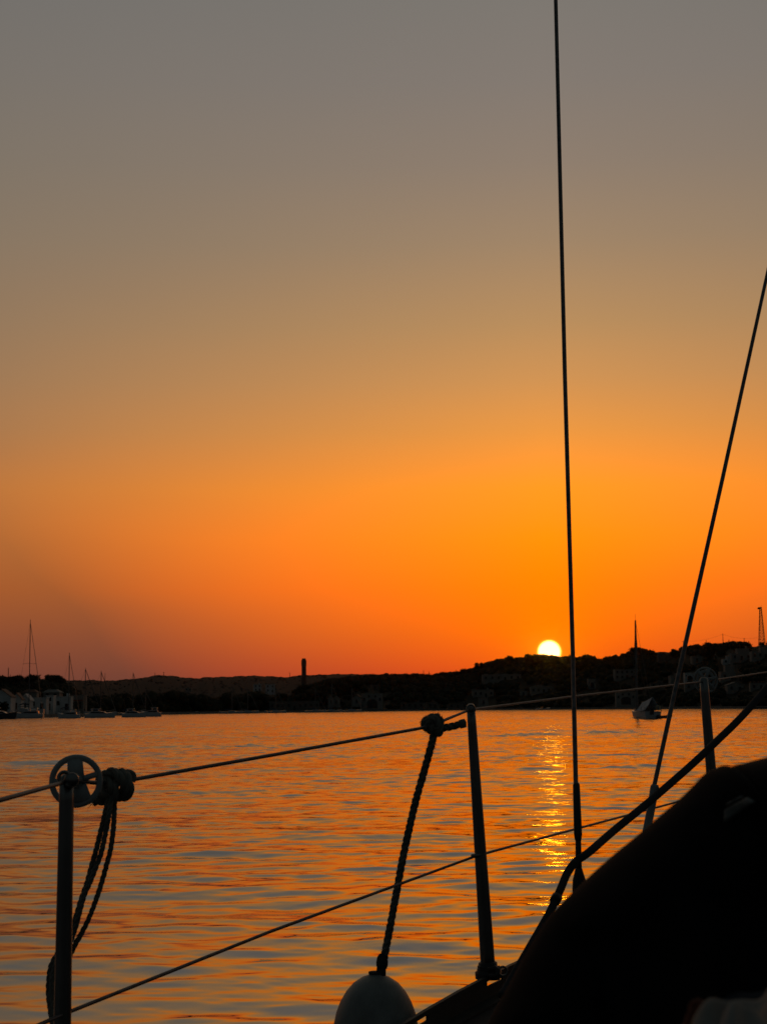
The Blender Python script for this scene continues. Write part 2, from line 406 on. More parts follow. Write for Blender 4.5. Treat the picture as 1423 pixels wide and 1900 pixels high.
# ------------------------------------------------------------------ foliage
def ico():
    t = (1+5**.5)/2
    V = [(-1, t, 0), (1, t, 0), (-1, -t, 0), (1, -t, 0), (0, -1, t), (0, 1, t), (0, -1, -t), (0, 1, -t), (t, 0, -1), (t, 0, 1), (-t, 0, -1), (-t, 0, 1)]
    F = [(0, 11, 5), (0, 5, 1), (0, 1, 7), (0, 7, 10), (0, 10, 11), (1, 5, 9), (5, 11, 4), (11, 10, 2), (10, 7, 6), (7, 1, 8), (3, 9, 4), (3, 4, 2), (3, 2, 6), (3, 6, 8), (3, 8, 9), (4, 9, 5), (2, 4, 11), (6, 2, 10), (8, 6, 7), (9, 8, 1)]
    V = [Vector(v).normalized() for v in V]; c = {}; F2 = []
    def mid(a, b):
        k = (min(a, b), max(a, b))
        if k not in c: c[k] = len(V); V.append(((V[a]+V[b])/2).normalized())
        return c[k]
    for a, b, d in F:
        x, y, z = mid(a, b), mid(b, d), mid(d, a); F2 += [(a, x, z), (b, y, x), (d, z, y), (x, y, z)]
    return np.array(V), np.array(F2)
IV, IF = ico()
class Fol:                            # numpy accumulator for foliage
    def __init__(s): s.V = []; s.F3 = []; s.n = 0
    def clump(s, c, r, leaves=40, ls=.35):
        c = np.array(c); r = np.array(r)
        d = IV*(1+rng.uniform(-.28, .2, (len(IV), 1)))
        s.V.append(c+d*r*.86); s.F3.append(IF+s.n); s.n += len(IV)
        u = rng.normal(size=(leaves, 3)); u /= np.linalg.norm(u, axis=1)[:, None]
        p = c+u*r*rng.uniform(.78, 1.12, (leaves, 1))
        a = rng.normal(size=(leaves, 3))*ls; b = rng.normal(size=(leaves, 3))*ls
        s.V.append(np.stack([p, p+a, p+b], 1).reshape(-1, 3)); s.F3.append(np.arange(leaves*3).reshape(-1, 3)+s.n); s.n += leaves*3
    def build(s, name, m, parent=None):
        V = np.concatenate(s.V); F = np.concatenate(s.F3)
        me = bpy.data.meshes.new(name); me.vertices.add(len(V)); me.vertices.foreach_set('co', V.ravel())
        me.loops.add(F.size); me.loops.foreach_set('vertex_index', F.ravel().astype(np.int32))
        me.polygons.add(len(F)); me.polygons.foreach_set('loop_start', np.arange(0, F.size, 3, dtype=np.int32))
        me.polygons.foreach_set('loop_total', np.full(len(F), 3, np.int32)); me.update(calc_edges=True); me.materials.append(m)
        o = bpy.data.objects.new(name, me); COL.objects.link(o)
        if parent is not None: o.parent = parent
        return o
def tree(name, px, Y, ztop, width, kind, label, group, zb=None):
    """kind: pine (flat umbrella crown) or oak (round crown)"""
    if zb is None: zb = max(rh_z(px, Y), lh_z(px, Y))-.2
    while Y > 300 and zof(px, tree.pyt, Y)-max(rh_z(px, Y), lh_z(px, Y)) < width*.8 and max(rh_z(px, Y), lh_z(px, Y)) > 3: Y -= 2
    ztop = zof(px, tree.pyt, Y); zb = max(rh_z(px, Y), lh_z(px, Y))-.3
    h = ztop-zb; root = empty(name, (gx(px, Y), Y, zb)); tag(root, label, 'tree', group)
    t = MB(); lean = random.uniform(-.08, .08)*h
    th = h*(.62 if kind == 'pine' else .4)
    t.tube([(0, 0, 0), (lean*.4, .1, th*.5), (lean, 0, th)], [.035*h+.1, .025*h+.06, .015*h+.05], 7)
    for k in range(5):
        a = k*1.3+random.random(); t.tube([(lean, 0, th*.8), (lean+math.cos(a)*width*.16, math.sin(a)*width*.16, th*1.05), (lean+math.cos(a)*width*.3, math.sin(a)*width*.3, h*.82)], [.09, .06, .03], 5)
    t.build('trunk', BARK, root)
    f = Fol(); nb = 13 if kind == 'pine' else 11
    for k in range(nb):
        a = random.uniform(0, 6.28); q = math.sqrt(random.random())*width*.36
        if kind == 'pine': cz = h-width*random.uniform(.13, .24); rr = (width*.2, width*.2, width*.115)
        else: cz = h*random.uniform(.38, .8); rr = (width*.2, width*.2, h*.18); q *= (1.1-abs(cz/h-.55))
        f.clump((lean+q*math.cos(a), q*math.sin(a), cz), rr, 110, .3)
    f.build('crown', FOL if kind == 'pine' else FOL2, root)
    return root

# big trees one can tell apart, on the skyline
TREES = [
 ('umbrella_pine', -6, 545, 1254, 46, 'pine', 'broad umbrella pine at the far left edge behind the quay houses'),
 ('umbrella_pine', 30, 550, 1254, 34, 'pine', 'umbrella pine just left of the tallest mast on the left shore'),
 ('umbrella_pine', 62, 548, 1253, 36, 'pine', 'umbrella pine right behind the tallest mast on the left shore'),
 ('umbrella_pine', 97, 552, 1253.5, 34, 'pine', 'round umbrella pine behind the second tallest mast on the left shore'),
 ('umbrella_pine', 116, 556, 1260, 20, 'pine', 'smallest umbrella pine, last of the row on the left headland'),
 ('oak_tree', 8, 445, 1302, 26, 'oak', 'dark round tree on the quay before the leftmost gabled house'),
 ('oak_tree', 575, 800, 1266, 50, 'oak', 'round tree standing just right of the tall chimney'),
 ('oak_tree', 556, 798, 1278, 30, 'oak', 'low round tree at the foot of the tall chimney'),
 ('oak_tree', 616, 810, 1258, 56, 'oak', 'big round tree above the twin gabled boat sheds'),
 ('oak_tree', 654, 815, 1256, 50, 'oak', 'dark tree above the arcaded white house by the water'),
 ('oak_tree', 819, 915, 1247, 16, 'oak', 'small round tree alone where the right hill starts to climb'),
 ('oak_tree', 858, 925, 1240, 22, 'oak', 'round tree on the lower ridge of the right hill'),
 ('oak_tree', 887, 930, 1230, 22, 'oak', 'tree on the ridge left of the terrace row'),
 ('pine_tree', 931, 935, 1216, 30, 'oak', 'tall rounded pine on the ridge above the terrace row'),
 ('pine_tree', 980, 930, 1212, 38, 'oak', 'dense pine on the ridge directly left of the setting sun'),
 ('pine_tree', 1019, 925, 1218.5, 28, 'oak', 'low pine on the ridge whose top cuts into the sun disc'),
 ('pine_tree', 1078, 915, 1214, 40, 'oak', 'pine on the ridge directly right of the near shroud wire'),
 ('pine_tree', 1127, 905, 1217, 34, 'oak', 'pine on the ridge left of the anchored boat mast'),
 ('pine_tree', 1173, 900, 1202, 26, 'pine', 'flat topped pine on the ridge behind the anchored boat mast'),
 ('pine_tree', 1189, 890, 1204, 16, 'oak', 'small tree on the ridge right of the anchored boat mast'),
 ('pine_tree', 1200, 895, 1207, 18, 'oak', 'low pine on the ridge beside the walled terrace'),
 ('oak_tree', 1248, 870, 1202, 28, 'oak', 'tree on the ridge over the walled terrace'),
 ('oak_tree', 1322, 820, 1191.5, 46, 'oak', 'wide dark tree behind the stepped white villa'),
 ('oak_tree', 1366, 815, 1189, 34, 'oak', 'dense tree crowning the hill left of the lattice tower'),
]
for nm, px, Y, pyt, wpx, kd, lab in TREES:
    tree.pyt = pyt; tree(nm, px, Y, zof(px, pyt, Y), wpx/FPX*Y, kd, lab, 'trees along the skyline' if Y > 600 else 'trees on the left headland')

# woods: a mass nobody could count
def woods(name, spots, m, label, s=1.0, leaves=16):
    f = Fol()
    for px, Y, z, r in spots: f.clump((gx(px, Y), Y, z), (r*s, r*s, r*.8*s), leaves, .35)
    return tag(f.build(name, m), label, 'woods', kind='stuff')
sp = []
CLEAR = []   # filled with house fronts so that woods leave them open: (px0, px1, pyTop, pyBase)
HOUSES = [
 # px0, px1, ytop, ybase, type, wall, label
 (891, 962, 1253, 1265, 'terrace', WALLC, 'long terrace row of pale houses below the left ridge of the hill'),
 (872, 910, 1281, 1295, 'flat', WALLC, 'flat roofed pale house right above the middle stanchion top'),
 (883, 900, 1296, 1308, 'flat', WALLC, 'narrow pale annex at the waterside below the flat roofed house'),
 (979, 1017, 1272, 1286, 'gable', WALLC, 'wide low gabled house on the slope straight below the sun'),
 (960, 973, 1283, 1292, 'flat', WALLC, 'tiny flat house just left of the gabled house below the sun'),
 (1085, 1098, 1261, 1278, 'arch', WALLC, 'narrow tall house with an arched front right of the near shroud'),
 (1134, 1170, 1244, 1262, 'flat', WALLC, 'white block of houses on the slope left of the anchored boat mast'),
 (1136, 1172, 1285, 1308, 'arch', WALLC, 'white boathouse with a wide arch at the water behind the anchored boat'),
 (1216, 1259, 1211, 1227, 'wall', WALLD, 'long brown walled terrace high on the hill right of the boat mast'),
 (1236, 1252, 1255, 1267, 'flat', WALLC, 'small flat house left of the leaning shroud'),
 (1263, 1280, 1250, 1263, 'arch', WALLW, 'small white house with an arched door right of the leaning shroud'),
 (1263, 1290, 1270, 1281, 'flat', WALLC, 'low white house under the upper lifeline near the far stanchion'),
 (1277, 1295, 1219, 1231, 'flat', WALLC, 'small square house high on the hill above the far stanchion'),
 (1322, 1340, 1206, 1220, 'flat', WALLC, 'white house with a chimney at the left of the hilltop villas'),
 (1334, 1358, 1218, 1233, 'stepped', WALLW, 'stepped white villa in the middle of the hilltop villas'),
 (1350, 1387, 1204, 1227, 'stepped', WALLC, 'largest hilltop villa with a terrace and dark windows'),
 (1390, 1440, 1199, 1224, 'stepped', WALLC, 'broad villa under the lattice tower at the right edge'),
 (1329, 1357, 1234, 1265, 'stepped', WALLC, 'tall stepped house right behind the far roller wheel'),
 (1340, 1370, 1267, 1283, 'gable', WALLC, 'pale waterside villa right of the far roller wheel'),
 (1384, 1410, 1268, 1282, 'terrace', WALLC, 'row of arcaded houses near the right edge above the water'),
 (1060, 1078, 1286, 1296, 'flat', WALLD, 'dim stone house behind the near shroud'),
 (1200, 1222, 1268, 1278, 'flat', WALLD, 'dim stone house right of the anchored boat mast'),
 (686, 698, 1272, 1280, 'flat', WALLD, 'tiny pale house among trees above the arcaded white house'),
 (606, 616, 1291, 1307, 'gable', WALLC, 'left one of the twin gabled boat sheds'),
 (616, 627, 1292, 1307, 'gable', WALLC, 'right one of the twin gabled boat sheds'),
 (652, 668, 1290, 1306, 'gable', WALLC, 'pale gabled house left of the arcaded white house'),
 (668, 706, 1288, 1315, 'arch', WALLC, 'arcaded white house by the water in the middle of the bay'),
 (740, 783, 1305, 1314, 'flat', WALLD, 'long low shed at the water left of the fender knot'),
 (787, 806, 1305, 1314, 'flat', WALLD, 'short low shed at the water behind the fender knot'),
 (828, 864, 1306, 1316, 'flat', WALLD, 'low quay building just left of the middle stanchion'),
 (496, 588, 1302, 1320, 'long', WALLD, 'long low warehouse on the quay below the chimney'),
 (469, 483, 1271, 1284, 'flat', WALLW, 'left one of two white blocks standing on the far slope'),
 (491, 508, 1271, 1286, 'flat', WALLW, 'right one of two white blocks standing on the far slope'),
 (343, 355, 1276, 1282, 'gable', WALLC, 'tiny pale farmhouse on the far slope'),
 (-12, 24, 1280, 1320, 'gable', WALLW, 'big white gabled house at the far left edge of the quay'),
 (24, 42, 1287, 1318, 'gable', WALLW, 'narrow white gabled house second from the left on the quay'),
 (42, 58, 1289, 1318, 'gable', WALLW, 'white gabled house left of the tallest mast foot'),
 (44, 70, 1280, 1294, 'hipped', WALLC, 'cream house behind the quay row at the tallest mast'),
 (56, 88, 1296, 1319, 'flat', WALLW, 'white flat roofed quay house with two big dark openings'),
 (83, 113, 1280, 1294, 'hipped', WALLC, 'cream house with a wide tiled roof behind the quay row'),
 (88, 101, 1292, 1319, 'flat', WALLW, 'narrow white house with two upper windows on the quay'),
 (102, 133, 1294, 1319, 'flat', WALLW, 'white house with four tall windows on the quay'),
 (133, 158, 1291, 1317, 'awning', WALLC, 'last house of the quay row with a dark porch and reddish awning'),
]
def solve_Y(px, py):
    """distance at which the ground shows at this picture row"""
    if px > 500:
        best = None; y0, y1 = shoreY(px)+8, crestY(px)
        for k in range(200):
            Y = y0+(y1-y0)*k/199
            if rh_z(px, Y) >= zof(px, py, Y): return Y
        return y1
    return None
def house(px0, px1, yt, yb, kind, wm, label, idx):
    pc = (px0+px1)/2; Y = solve_Y(pc, yb)
    if px0 >= 460 and px1 < 520 and yb < 1290: Y = 1230.
    if 340 < px0 < 350: Y = 1300.
    if 490 < px0 < 500 and yb > 1300: Y = shoreY(pc)+14
    if px1 < 170: Y = shoreY(pc)+(16 if yb > 1300 else 52)
    if Y is None: Y = shoreY(pc)+30
    if yb > 1304 and px0 > 590: Y = shoreY(pc)+9
    wd = (px1-px0)/FPX*Y; h = (yb-yt)/FPX*Y; zb = zof(pc, yb, Y)
    if zb < 1.0: h -= (1.0-zb)*0; zb = .9
    zt = zof(pc, yt, Y); h = zt-zb
    dp = min(max(wd*.7, 5), 12)
    rz = random.uniform(-.14, .14) if px1 > 170 else random.uniform(-.05, .05)
    root = empty({'terrace': 'terrace_house', 'arch': 'waterfront_house', 'wall': 'walled_terrace', 'long': 'warehouse'}.get(kind, 'house'), (gx(pc, Y), Y+dp/2, zb), rz)
    tag(root, label, 'building', 'buildings along the shore')
    body = MB(); roof = MB(); eave = h
    f = -dp/2
    skirt = 1.5 if zb > 1.2 else .2        # foundation into the slope
    wins = []
    if kind == 'gable':
        eave = h*.66
        body.prism([(-wd/2, -skirt), (wd/2, -skirt), (wd/2, eave), (0, h-.1), (-wd/2, eave)], -dp/2, dp/2)
        o = .3; k = (h-eave)/(wd/2)
        roof.prism([(-wd/2-o, eave-k*o), (0, h), (0, h+.22), (-wd/2-o, eave-k*o+.22)], -dp/2-.25, dp/2+.25)
        roof.prism([(0, h), (wd/2+o, eave-k*o), (wd/2+o, eave-k*o+.22), (0, h+.22)], -dp/2-.25, dp/2+.25)
    elif kind == 'hipped':
        eave = h*.6; body.box((0, 0, (eave-skirt)/2), (wd, dp, eave+skirt))
        roof.box((0, 0, eave+(h-eave)/2+.01), (wd+.8, dp+.8, h-eave), taper=.45)
    elif kind == 'stepped':
        body.box((-wd*.02, 0, (h*.55-skirt)/2), (wd, dp, h*.55+skirt)); body.box((wd*.12, dp*.08, h*.55+h*.2), (wd*.6, dp*.75, h*.4))
        roof.box((wd*.12, dp*.08, h*.95+.1), (wd*.64, dp*.8, .22)); roof.box((-wd*.38, 0, h*.55+.12), (wd*.28, dp+.1, .2))
        eave = h*.55
        body.box((wd*.3, 0, h+.5), (.8, .8, 1.3))
    elif kind == 'wall':
        body.box((0, 0, (h*.7-skirt)/2), (wd, 2, h*.7+skirt)); body.box((-wd*.3, 1.2, h*.85), (wd*.25, 3, h*.3)); roof.box((-wd*.3, 1.2, h+.12), (wd*.27, 3.4, .2)); eave = h*.7
    else:
        body.box((0, 0, (h-skirt)/2), (wd, dp, h+skirt)); roof.box((0, 0, h+.11), (wd+.35, dp+.35, .2))
        if kind in ('flat',) and idx % 2: roof.box((wd*.25, dp*.1, h+.7), (.9, .9, 1.0))
        if kind == 'terrace':
            for k in range(4): roof.box((-wd*.4+k*wd*.26, 0, h+.4), (wd*.1, dp*.5, .5))
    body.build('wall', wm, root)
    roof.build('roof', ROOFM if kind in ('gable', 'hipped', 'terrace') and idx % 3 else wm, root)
    # windows and doors, each a mesh of its own with a proud frame
    f0 = f if kind != 'wall' else -1.0
    def opening(nm, x, z, ww, hh):
        fr_ = MB(); t = .12
        fr_.box((x, f0-.03, z+hh/2+t/2), (ww+2*t, .1, t)); fr_.box((x, f0-.03, z-hh/2-t/2), (ww+2*t, .14, t))
        fr_.box((x-ww/2-t/2, f0-.03, z), (t, .1, hh)); fr_.box((x+ww/2+t/2, f0-.03, z), (t, .1, hh))
        fo = fr_.build(nm, wm, root)
        MB().box((x, f0-.012, z), (ww, .02, hh)).build('pane' if nm == 'window' else 'panel', WIND, fo)
    if kind == 'arch':
        aw = min(wd*.5, 5); pts = [(-aw/2, .1)]+[(aw/2*math.cos(a), h*.38+h*.26*math.sin(a)) for a in [math.pi-math.pi*k/12 for k in range(13)]]+[(aw/2, .1)]
        MB().prism(pts, f-.05, f+.02).build('archway', WIND, root)
        for sx in (-.38, .38): opening('window', sx*wd, h*.62, min(1.0, wd*.1), min(1.5, h*.2))
        if wd > 6:
            for sx in (-.16, .16): opening('window', sx*wd, h*.82, .9, min(1.2, h*.14))
    elif kind == 'awning':
        aw = MB(); aw.prism([(-wd*.46, h*.62), (wd*.46, h*.62), (wd*.46, h*.68), (-wd*.46, h*.68)], f-1.6, f); aw.build('awning', mat('red_awning', (.25, .06, .04), .9), root)
        for sx in (-.3, 0, .3): opening('door', sx*wd, h*.3, 1.1, h*.5)
        for sx in (-.44, .44): MB().box((sx*wd, f-1.4, h*.31), (.15, .15, h*.62)).build('post', wm, root)
    else:
        st_n = max(1, int(round(eave/3.0))); nx = max(1, min(6, int(wd/2.4)))
        if kind == 'long': nx = 9
        if kind == 'wall': nx = 0
        for r_ in range(st_n):
            zc = eave*(r_+.55)/st_n
            for c_ in range(nx):
                x = -wd/2+wd*(c_+.5)/nx
                if r_ == 0 and c_ == nx//2: opening('door', x, min(1.15, eave*.4), min(1.0, wd*.2), min(2.1, eave*.62))
                else: opening('window', x, zc, min(.95, wd/nx*.5), min(1.3, eave/st_n*.5))
    return root
for i, hdef in enumerate(HOUSES):
    house(*hdef, i)
    CLEAR.append((hdef[0]-1, hdef[1]+1, hdef[2], hdef[3]))
def covered(px, pyb, pyt, r):       # a bush in front of a house front
    for a, b, t, bt in CLEAR:
        if a-r < px < b+r and pyt < bt-2 and pyb > t: return True
    return False
k = 0
while k < 3300:
    px = random.uniform(545, 1560); t = random.random()**.8; Y = shoreY(px)+9+t*(crestY(px)-shoreY(px)-9)
    z = rh_z(px, Y); r = random.uniform(1.3, 2.9)
    rp = r/Y*FPX; py = hor(px)-(z-2)/Y*FPX; k += 1
    if covered(px, py, py-rp*1.5, rp*.9): continue
    if t > .93: r *= .7
    sp.append((px, Y, z+r*.35, r))
woods('woods', sp, FOL, 'dark wooded slope of the right hill around the houses')
sp = []
for k in range(420):
    px = random.uniform(-60, 160); Y = shoreY(px)+random.uniform(66, 112); r = random.uniform(1.4, 2.6)
    sp.append((px, Y, lh_z(px, Y)+r*.4, r))
woods('woods', sp, FOL, 'dark shrubs covering the left headland behind the quay houses')
sp = []
for k in range(900):
    px = random.uniform(125, 620); Y = shoreY(px)+random.uniform(40, 90); r = random.uniform(2.0, 3.4)
    base = np.interp(px, [125, 240, 260, 330, 400, 440, 475, 520, 545, 620], [1290, 1288, 1284, 1283, 1290, 1284, 1281, 1288, 1284, 1262])
    top = base+3*math.sin(px*.13)+2*math.sin(px*.31)
    zt = zof(px, top, Y)-r*.8
    sp.append((px, Y, random.uniform(1.0, max(2, zt)), r))
woods('woods', sp, FOL2, 'belt of dark trees behind the middle shore left of the chimney')
sp = []
for k in range(900):
    px = random.uniform(-200, 900); Y = random.uniform(1300, FY-40); r = random.uniform(1.0, 1.9)
    sp.append((px, Y, fr_z(px, Y)-r*.25, r))
woods('woods', sp, FARSC, 'scattered scrub on the distant ridge behind the bay', leaves=6)

# ------------------------------------------------------------------ chimney, tower, poles
Yc = 1250.; p = (gx(562, Yc), Yc, 0); top = zof(562, 1223, Yc)
root = empty('chimney', p); tag(root, 'tall square chimney tower rising over the middle of the far ridge', 'chimney')
MB().lathe((0, 0, 0), [(2.05, -1), (1.95, top*.5), (1.8, top-6)], 20).build('shaft', CHIM, root, True)
MB().lathe((0, 0, 0), [(1.8, top-6.0), (2.0, top-5.8), (2.0, top-1.6), (1.85, top-1.5), (1.85, top-1.2)], 20).build('collar', WALLD, root)
MB().lathe((0, 0, 0), [(1.5, top-1.3), (1.5, top), (1.2, top), (1.2, top-1.0), (0, top-1.0)], 20).build('rim', CHIM, root)
# lattice tower
Yt = 800.; zb = zof(1407, 1199, Yt)-1.5; zt = zof(1407, 1131, Yt); H = zt-zb
root = empty('lattice_tower', (gx(1406.5, Yt), Yt, zb)); tag(root, 'steel lattice tower with a lamp head on the hill at the right edge', 'tower')
def cor(k, z): w_ = 1.55*(1-z/H)+.45*(z/H); return Vector(((-1, 1, 1, -1)[k]*w_, (-1, -1, 1, 1)[k]*w_, z))
for k in range(4): MB().tube([cor(k, 0), cor(k, H)], .10, 5).build('leg', IRON, root)
mb = MB(); nb = 13
for i in range(nb):
    z0, z1 = H*i/nb, H*(i+1)/nb
    for k in range(4):
        k2 = (k+1) % 4
        mb.tube([cor(k, z0), cor(k2, z1)], .055, 4); mb.tube([cor(k2, z0), cor(k, z1)], .055, 4); mb.tube([cor(k, z1), cor(k2, z1)], .055, 4)
mb.build('bracing', IRON, root)
MB().box((-.1, 0, H+.35), (1.2, 1.2, .9)).build('platform', IRON, root)
mb = MB(); mb.lathe((-.95, 0, H+.2), [(0, -.5), (.55, -.4), (.65, .1), (.3, .5), (0, .55)], 10); mb.build('floodlight', IRON, root)
MB().tube([(.3, 0, H+.8), (.3, 0, H+1.9)], .06, 5).build('aerial', IRON, root)
# poles on the ridges
POLES = [(1262, 1190, 1206, 860, True, 'thin pole with a cross arm on the ridge beside the leaning shroud'),
 (1304, 1189, 1200, 830, False, 'short thick post on the ridge over the far roller wheel'),
 (1335, 1177, 1198, 820, False, 'tallest thin pole on the ridge left of the lattice tower'),
 (1346, 1188, 1196, 815, False, 'short pole right of the tallest pole on the ridge'),
 (1374, 1185, 1196, 815, False, 'thin aerial on the ridge just left of the lattice tower'),
 (782, 1245, 1256, 900, False, 'squat mast left of a pair on the low ridge'),
 (792, 1247, 1256, 905, False, 'small mast right of a pair on the low ridge'),
 (18, 1240, 1262, 600, False, 'faint thin pole behind the leftmost pines'),
 (196, 1250, 1264, 1600, False, 'faint thin aerial on the distant ridge right of the third mast'),
 (288, 1249, 1256, 1650, False, 'faint aerial on the distant ridge, left one of a pair'),
 (304, 1248, 1256, 1650, True, 'faint aerial on the distant ridge, right one of a pair'),
 (536, 1249, 1256, 1650, True, 'faint aerial on the distant ridge left of the chimney')]
pole_tops = {}
for px, yt, yb, Y, arm, lab in POLES:
    zb = zof(px, yb, Y)-1; h = zof(px, yt, Y)-zb; root = empty('utility_pole', (gx(px, Y), Y, zb)); tag(root, lab, 'pole', 'poles on the ridges')
    MB().lathe((0, 0, 0), [(.2 if Y < 1000 else .3, 0), (.12 if Y < 1000 else .2, h), (0, h)], 8).build('shaft', IRON, root)
    if arm: MB().box((0, 0, h-.5), (2.2, .15, .15)).build('cross_arm', IRON, root)
    pole_tops[px] = Vector((gx(px, Y), Y, zb+h-.3))
def cable(a, b, sag, label, r=.035):
    pts = [a.lerp(b, t/12)-Vector((0, 0, sag*4*(t/12)*(1-t/12))) for t in range(13)]
    o = MB().tube(pts, r, 4).build('power_cable', IRON); tag(o, label, 'cable', 'power cables on the hill')
tw = Vector((gx(1404, Yt), Yt, zof(1404, 1184, Yt)))
cable(pole_tops[1335], tw, 1.4, 'sagging cable from the tallest ridge pole to the lattice tower')
cable(pole_tops[1262], pole_tops[1335], 1.2, 'thin cable between the cross arm pole and the tallest ridge pole')

# ------------------------------------------------------------------ boats of the far shore
def hull_mesh(L, B, fb, sheer=.3, tr=.75, tumble=.8, n=14):
    """bow at +x; z=0 waterline"""
    mb = MB(); prof = []
    for i in range(n+1):
        t = i/n; x = -L/2+L*t
        wv = B/2*(tr+(1-tr)*math.sin(min(t, .45)/.45*math.pi/2)) if t < .45 else B/2*math.cos(((t-.45)/.55)**1.7*math.pi/2)
        wv = max(wv, .02); z = fb*(1+sheer*(t-.35)**2*2.2*(1 if t > .35 else .35))
        prof.append((x+t*.06*L*0, wv, z))
    for x, wv, z in prof:
        t = (x+L/2)/L; xo = x-.35*fb*t*t
        mb.v += [(xo, 0, -.5), (xo, -wv*.62, -.25), (x-.2*fb*t*t, -wv*.93, z*.35), (x, -wv, z), (x, 0, z+.06), (x, wv, z), (x-.2*fb*t*t, wv*.93, z*.35), (xo, wv*.62, -.25)]
    for i in range(n):
        for k in range(8): mb.f.append((i*8+k, i*8+(k+1) % 8, (i+1)*8+(k+1) % 8, (i+1)*8+k))
    mb.f.append(tuple(range(8))[::-1]); mb.f.append(tuple(n*8+k for k in range(8)))
    return mb
def motor_yacht(px0, px1, yt, yb, flip, label, dark=False):
    pc = (px0+px1)/2; Y = 2.0*FPX/(yb-hor(pc)); L = (px1-px0)/FPX*Y; h = (yb-yt)/FPX*Y
    root = empty('motor_yacht', (gx(pc, Y), Y, 0), math.pi if flip else 0); tag(root, label, 'yacht', 'motor yachts moored along the left quay')
    fb = h*.42
    hull_mesh(L, L*.27, fb, .6, .9).build('hull', YN if dark else YW, root, False)
    sb = L*.2
    pf = [(-L*.36, fb*.9), (L*.26, fb*.98), (L*.12, h*.66), (-L*.02, h*.74), (-L*.34, h*.72)]
    c = MB().prism(pf, -sb/2, sb/2).build('cabin', YW, root)
    MB().prism([(-L*.3, h*.5), (L*.17, h*.5), (L*.10, h*.63), (-L*.3, h*.66)], -sb/2-.03, sb/2+.03).build('window_strip', YG, c)
    fly = MB(); fly.prism([(-L*.33, h*.9), (L*.02, h*.94), (-L*.02, h*.99), (-L*.3, h*1.0)], -sb*.4, sb*.4)
    for x in (-L*.28, -L*.06): fly.box((x, 0, h*.82), (.18, sb*.7, h*.2))
    fly.build('flybridge', YW, root)
    MB().tube([(L*.48, -.04, fb*1.5+.5), (L*.3, -L*.07, fb*1.2+.6), (L*.12, -L*.11, fb*1.1+.5)], .05, 5).build('bow_rail', STEEL, root)
    MB().tube([(-L*.2, 0, h*.95), (-L*.22, 0, h*1.18)], .06, 5).build('aerial', MASTM, root)
MY = [(-30, 36, 1313, 1334.5, False, 'dark hulled yacht moored at the far left below the gabled houses', True),
 (27, 84, 1314, 1333, True, 'white motor yacht lying before the tallest mast and the flat roofed house', False),
 (109, 151, 1317, 1333, True, 'low white motor yacht with a curved cabin below the awning house', False),
 (160, 217, 1315, 1332, False, 'long white motor yacht, third from the right of the quay row', False),
 (204, 230, 1316.5, 1326, False, 'small motor yacht half hidden behind two longer white ones', False),
 (228, 273, 1315, 1331, False, 'white motor yacht beside the thin mast right of the quay row', False),
 (262, 300, 1313, 1330, True, 'last motor yacht at the right end of the moored row', False)]
for a in MY: motor_yacht(*a)
def sail_boat(pxm, ytop, yw, Y, label, L=None, stay=1, group='sailing boats moored on the far shore', rz=None, hullm=None, lean=0):
    mh = (yw-ytop)/FPX*Y; L = L or mh*.72
    root = empty('sailboat', (gx(pxm, Y), Y, 0), random.uniform(-.3, .3) if rz is None else rz); tag(root, label, 'sailing boat', group)
    hull_mesh(L, L*.3, L*.085, .5, .7).build('hull', hullm or YW, root)
    MB().prism([(-L*.15, L*.08), (L*.2, L*.08), (L*.12, L*.13), (-L*.15, L*.14)], -L*.08, L*.08).build('cabin', YW, root)
    mt = mh; rr = max(.13, Y*.00027)
    MB().lathe((0, 0, L*.08), [(rr, 0), (rr, mt*.75), (rr*.6, mt-L*.08), (0, mt-L*.08)], 8).build('mast', MASTM, root)
    MB().tube([(0, 0, L*.16), (-L*.38, 0, L*.16)], .1, 6).build('boom', MASTM, root)
    MB().tube([(-.1, 0, L*.19), (-L*.2, 0, L*.2), (-L*.37, 0, L*.18)], [.22, .2, .1], 7).build('sail_cover', SAILC, root)
    wr = max(.03, Y*.00009)
    MB().tube([(0, 0, mt*.97), (L*.48, 0, L*.1)], wr*(2.0 if stay else 1), 4).build('forestay', WIRE, root)
    MB().tube([(0, 0, mt*.97), (-L*.49, 0, L*.1)], wr*.6, 4).build('backstay', WIRE, root)
    MB().box((0, 0, mt*.55), (.1, L*.2, .08)).build('spreader', MASTM, root)
    return root
for a in [(57, 1150, 1331, 452, 'sailing boat with the tallest mast on the left shore', None, 1, 'sailing boats moored on the far shore', -.95),
          (130, 1212, 1330, 500, 'sailing boat with the second tallest mast, before the last quay house', None, 1, 'sailing boats moored on the far shore', -.9),
          (160, 1239, 1328, 520, 'sailing boat with a faint thin mast left of the long motor yacht'),
          (189, 1245, 1328, 540, 'sailing boat whose mast stands behind the long white motor yacht'),
          (248, 1248, 1327, 560, 'sailing boat whose mast stands over the right half of the moored row'),
          (271, 1282, 1326, 575, 'sailing boat with a short pale mast by the last motor yacht', 8),
          (430, 1272, 1324, 640, 'sailing boat with a dim mast before the tree belt left of the white blocks', 9),
          (459, 1275, 1323, 650, 'sailing boat with a dim mast left of the two white blocks', 9),
          (510, 1276, 1322.5, 665, 'sailing boat with a dim mast right of the two white blocks', 9),
          (583, 1278, 1321.5, 690, 'sailing boat with a dim mast at the right end of the warehouse', 9),
          (613, 1268, 1321, 700, 'sailing boat with a dim mast before the twin boat sheds', 9),
          (650, 1276, 1320.5, 705, 'sailing boat with a dim mast left of the arcaded white house', 9)]:
    sail_boat(*a[:5], *(a[5:]))
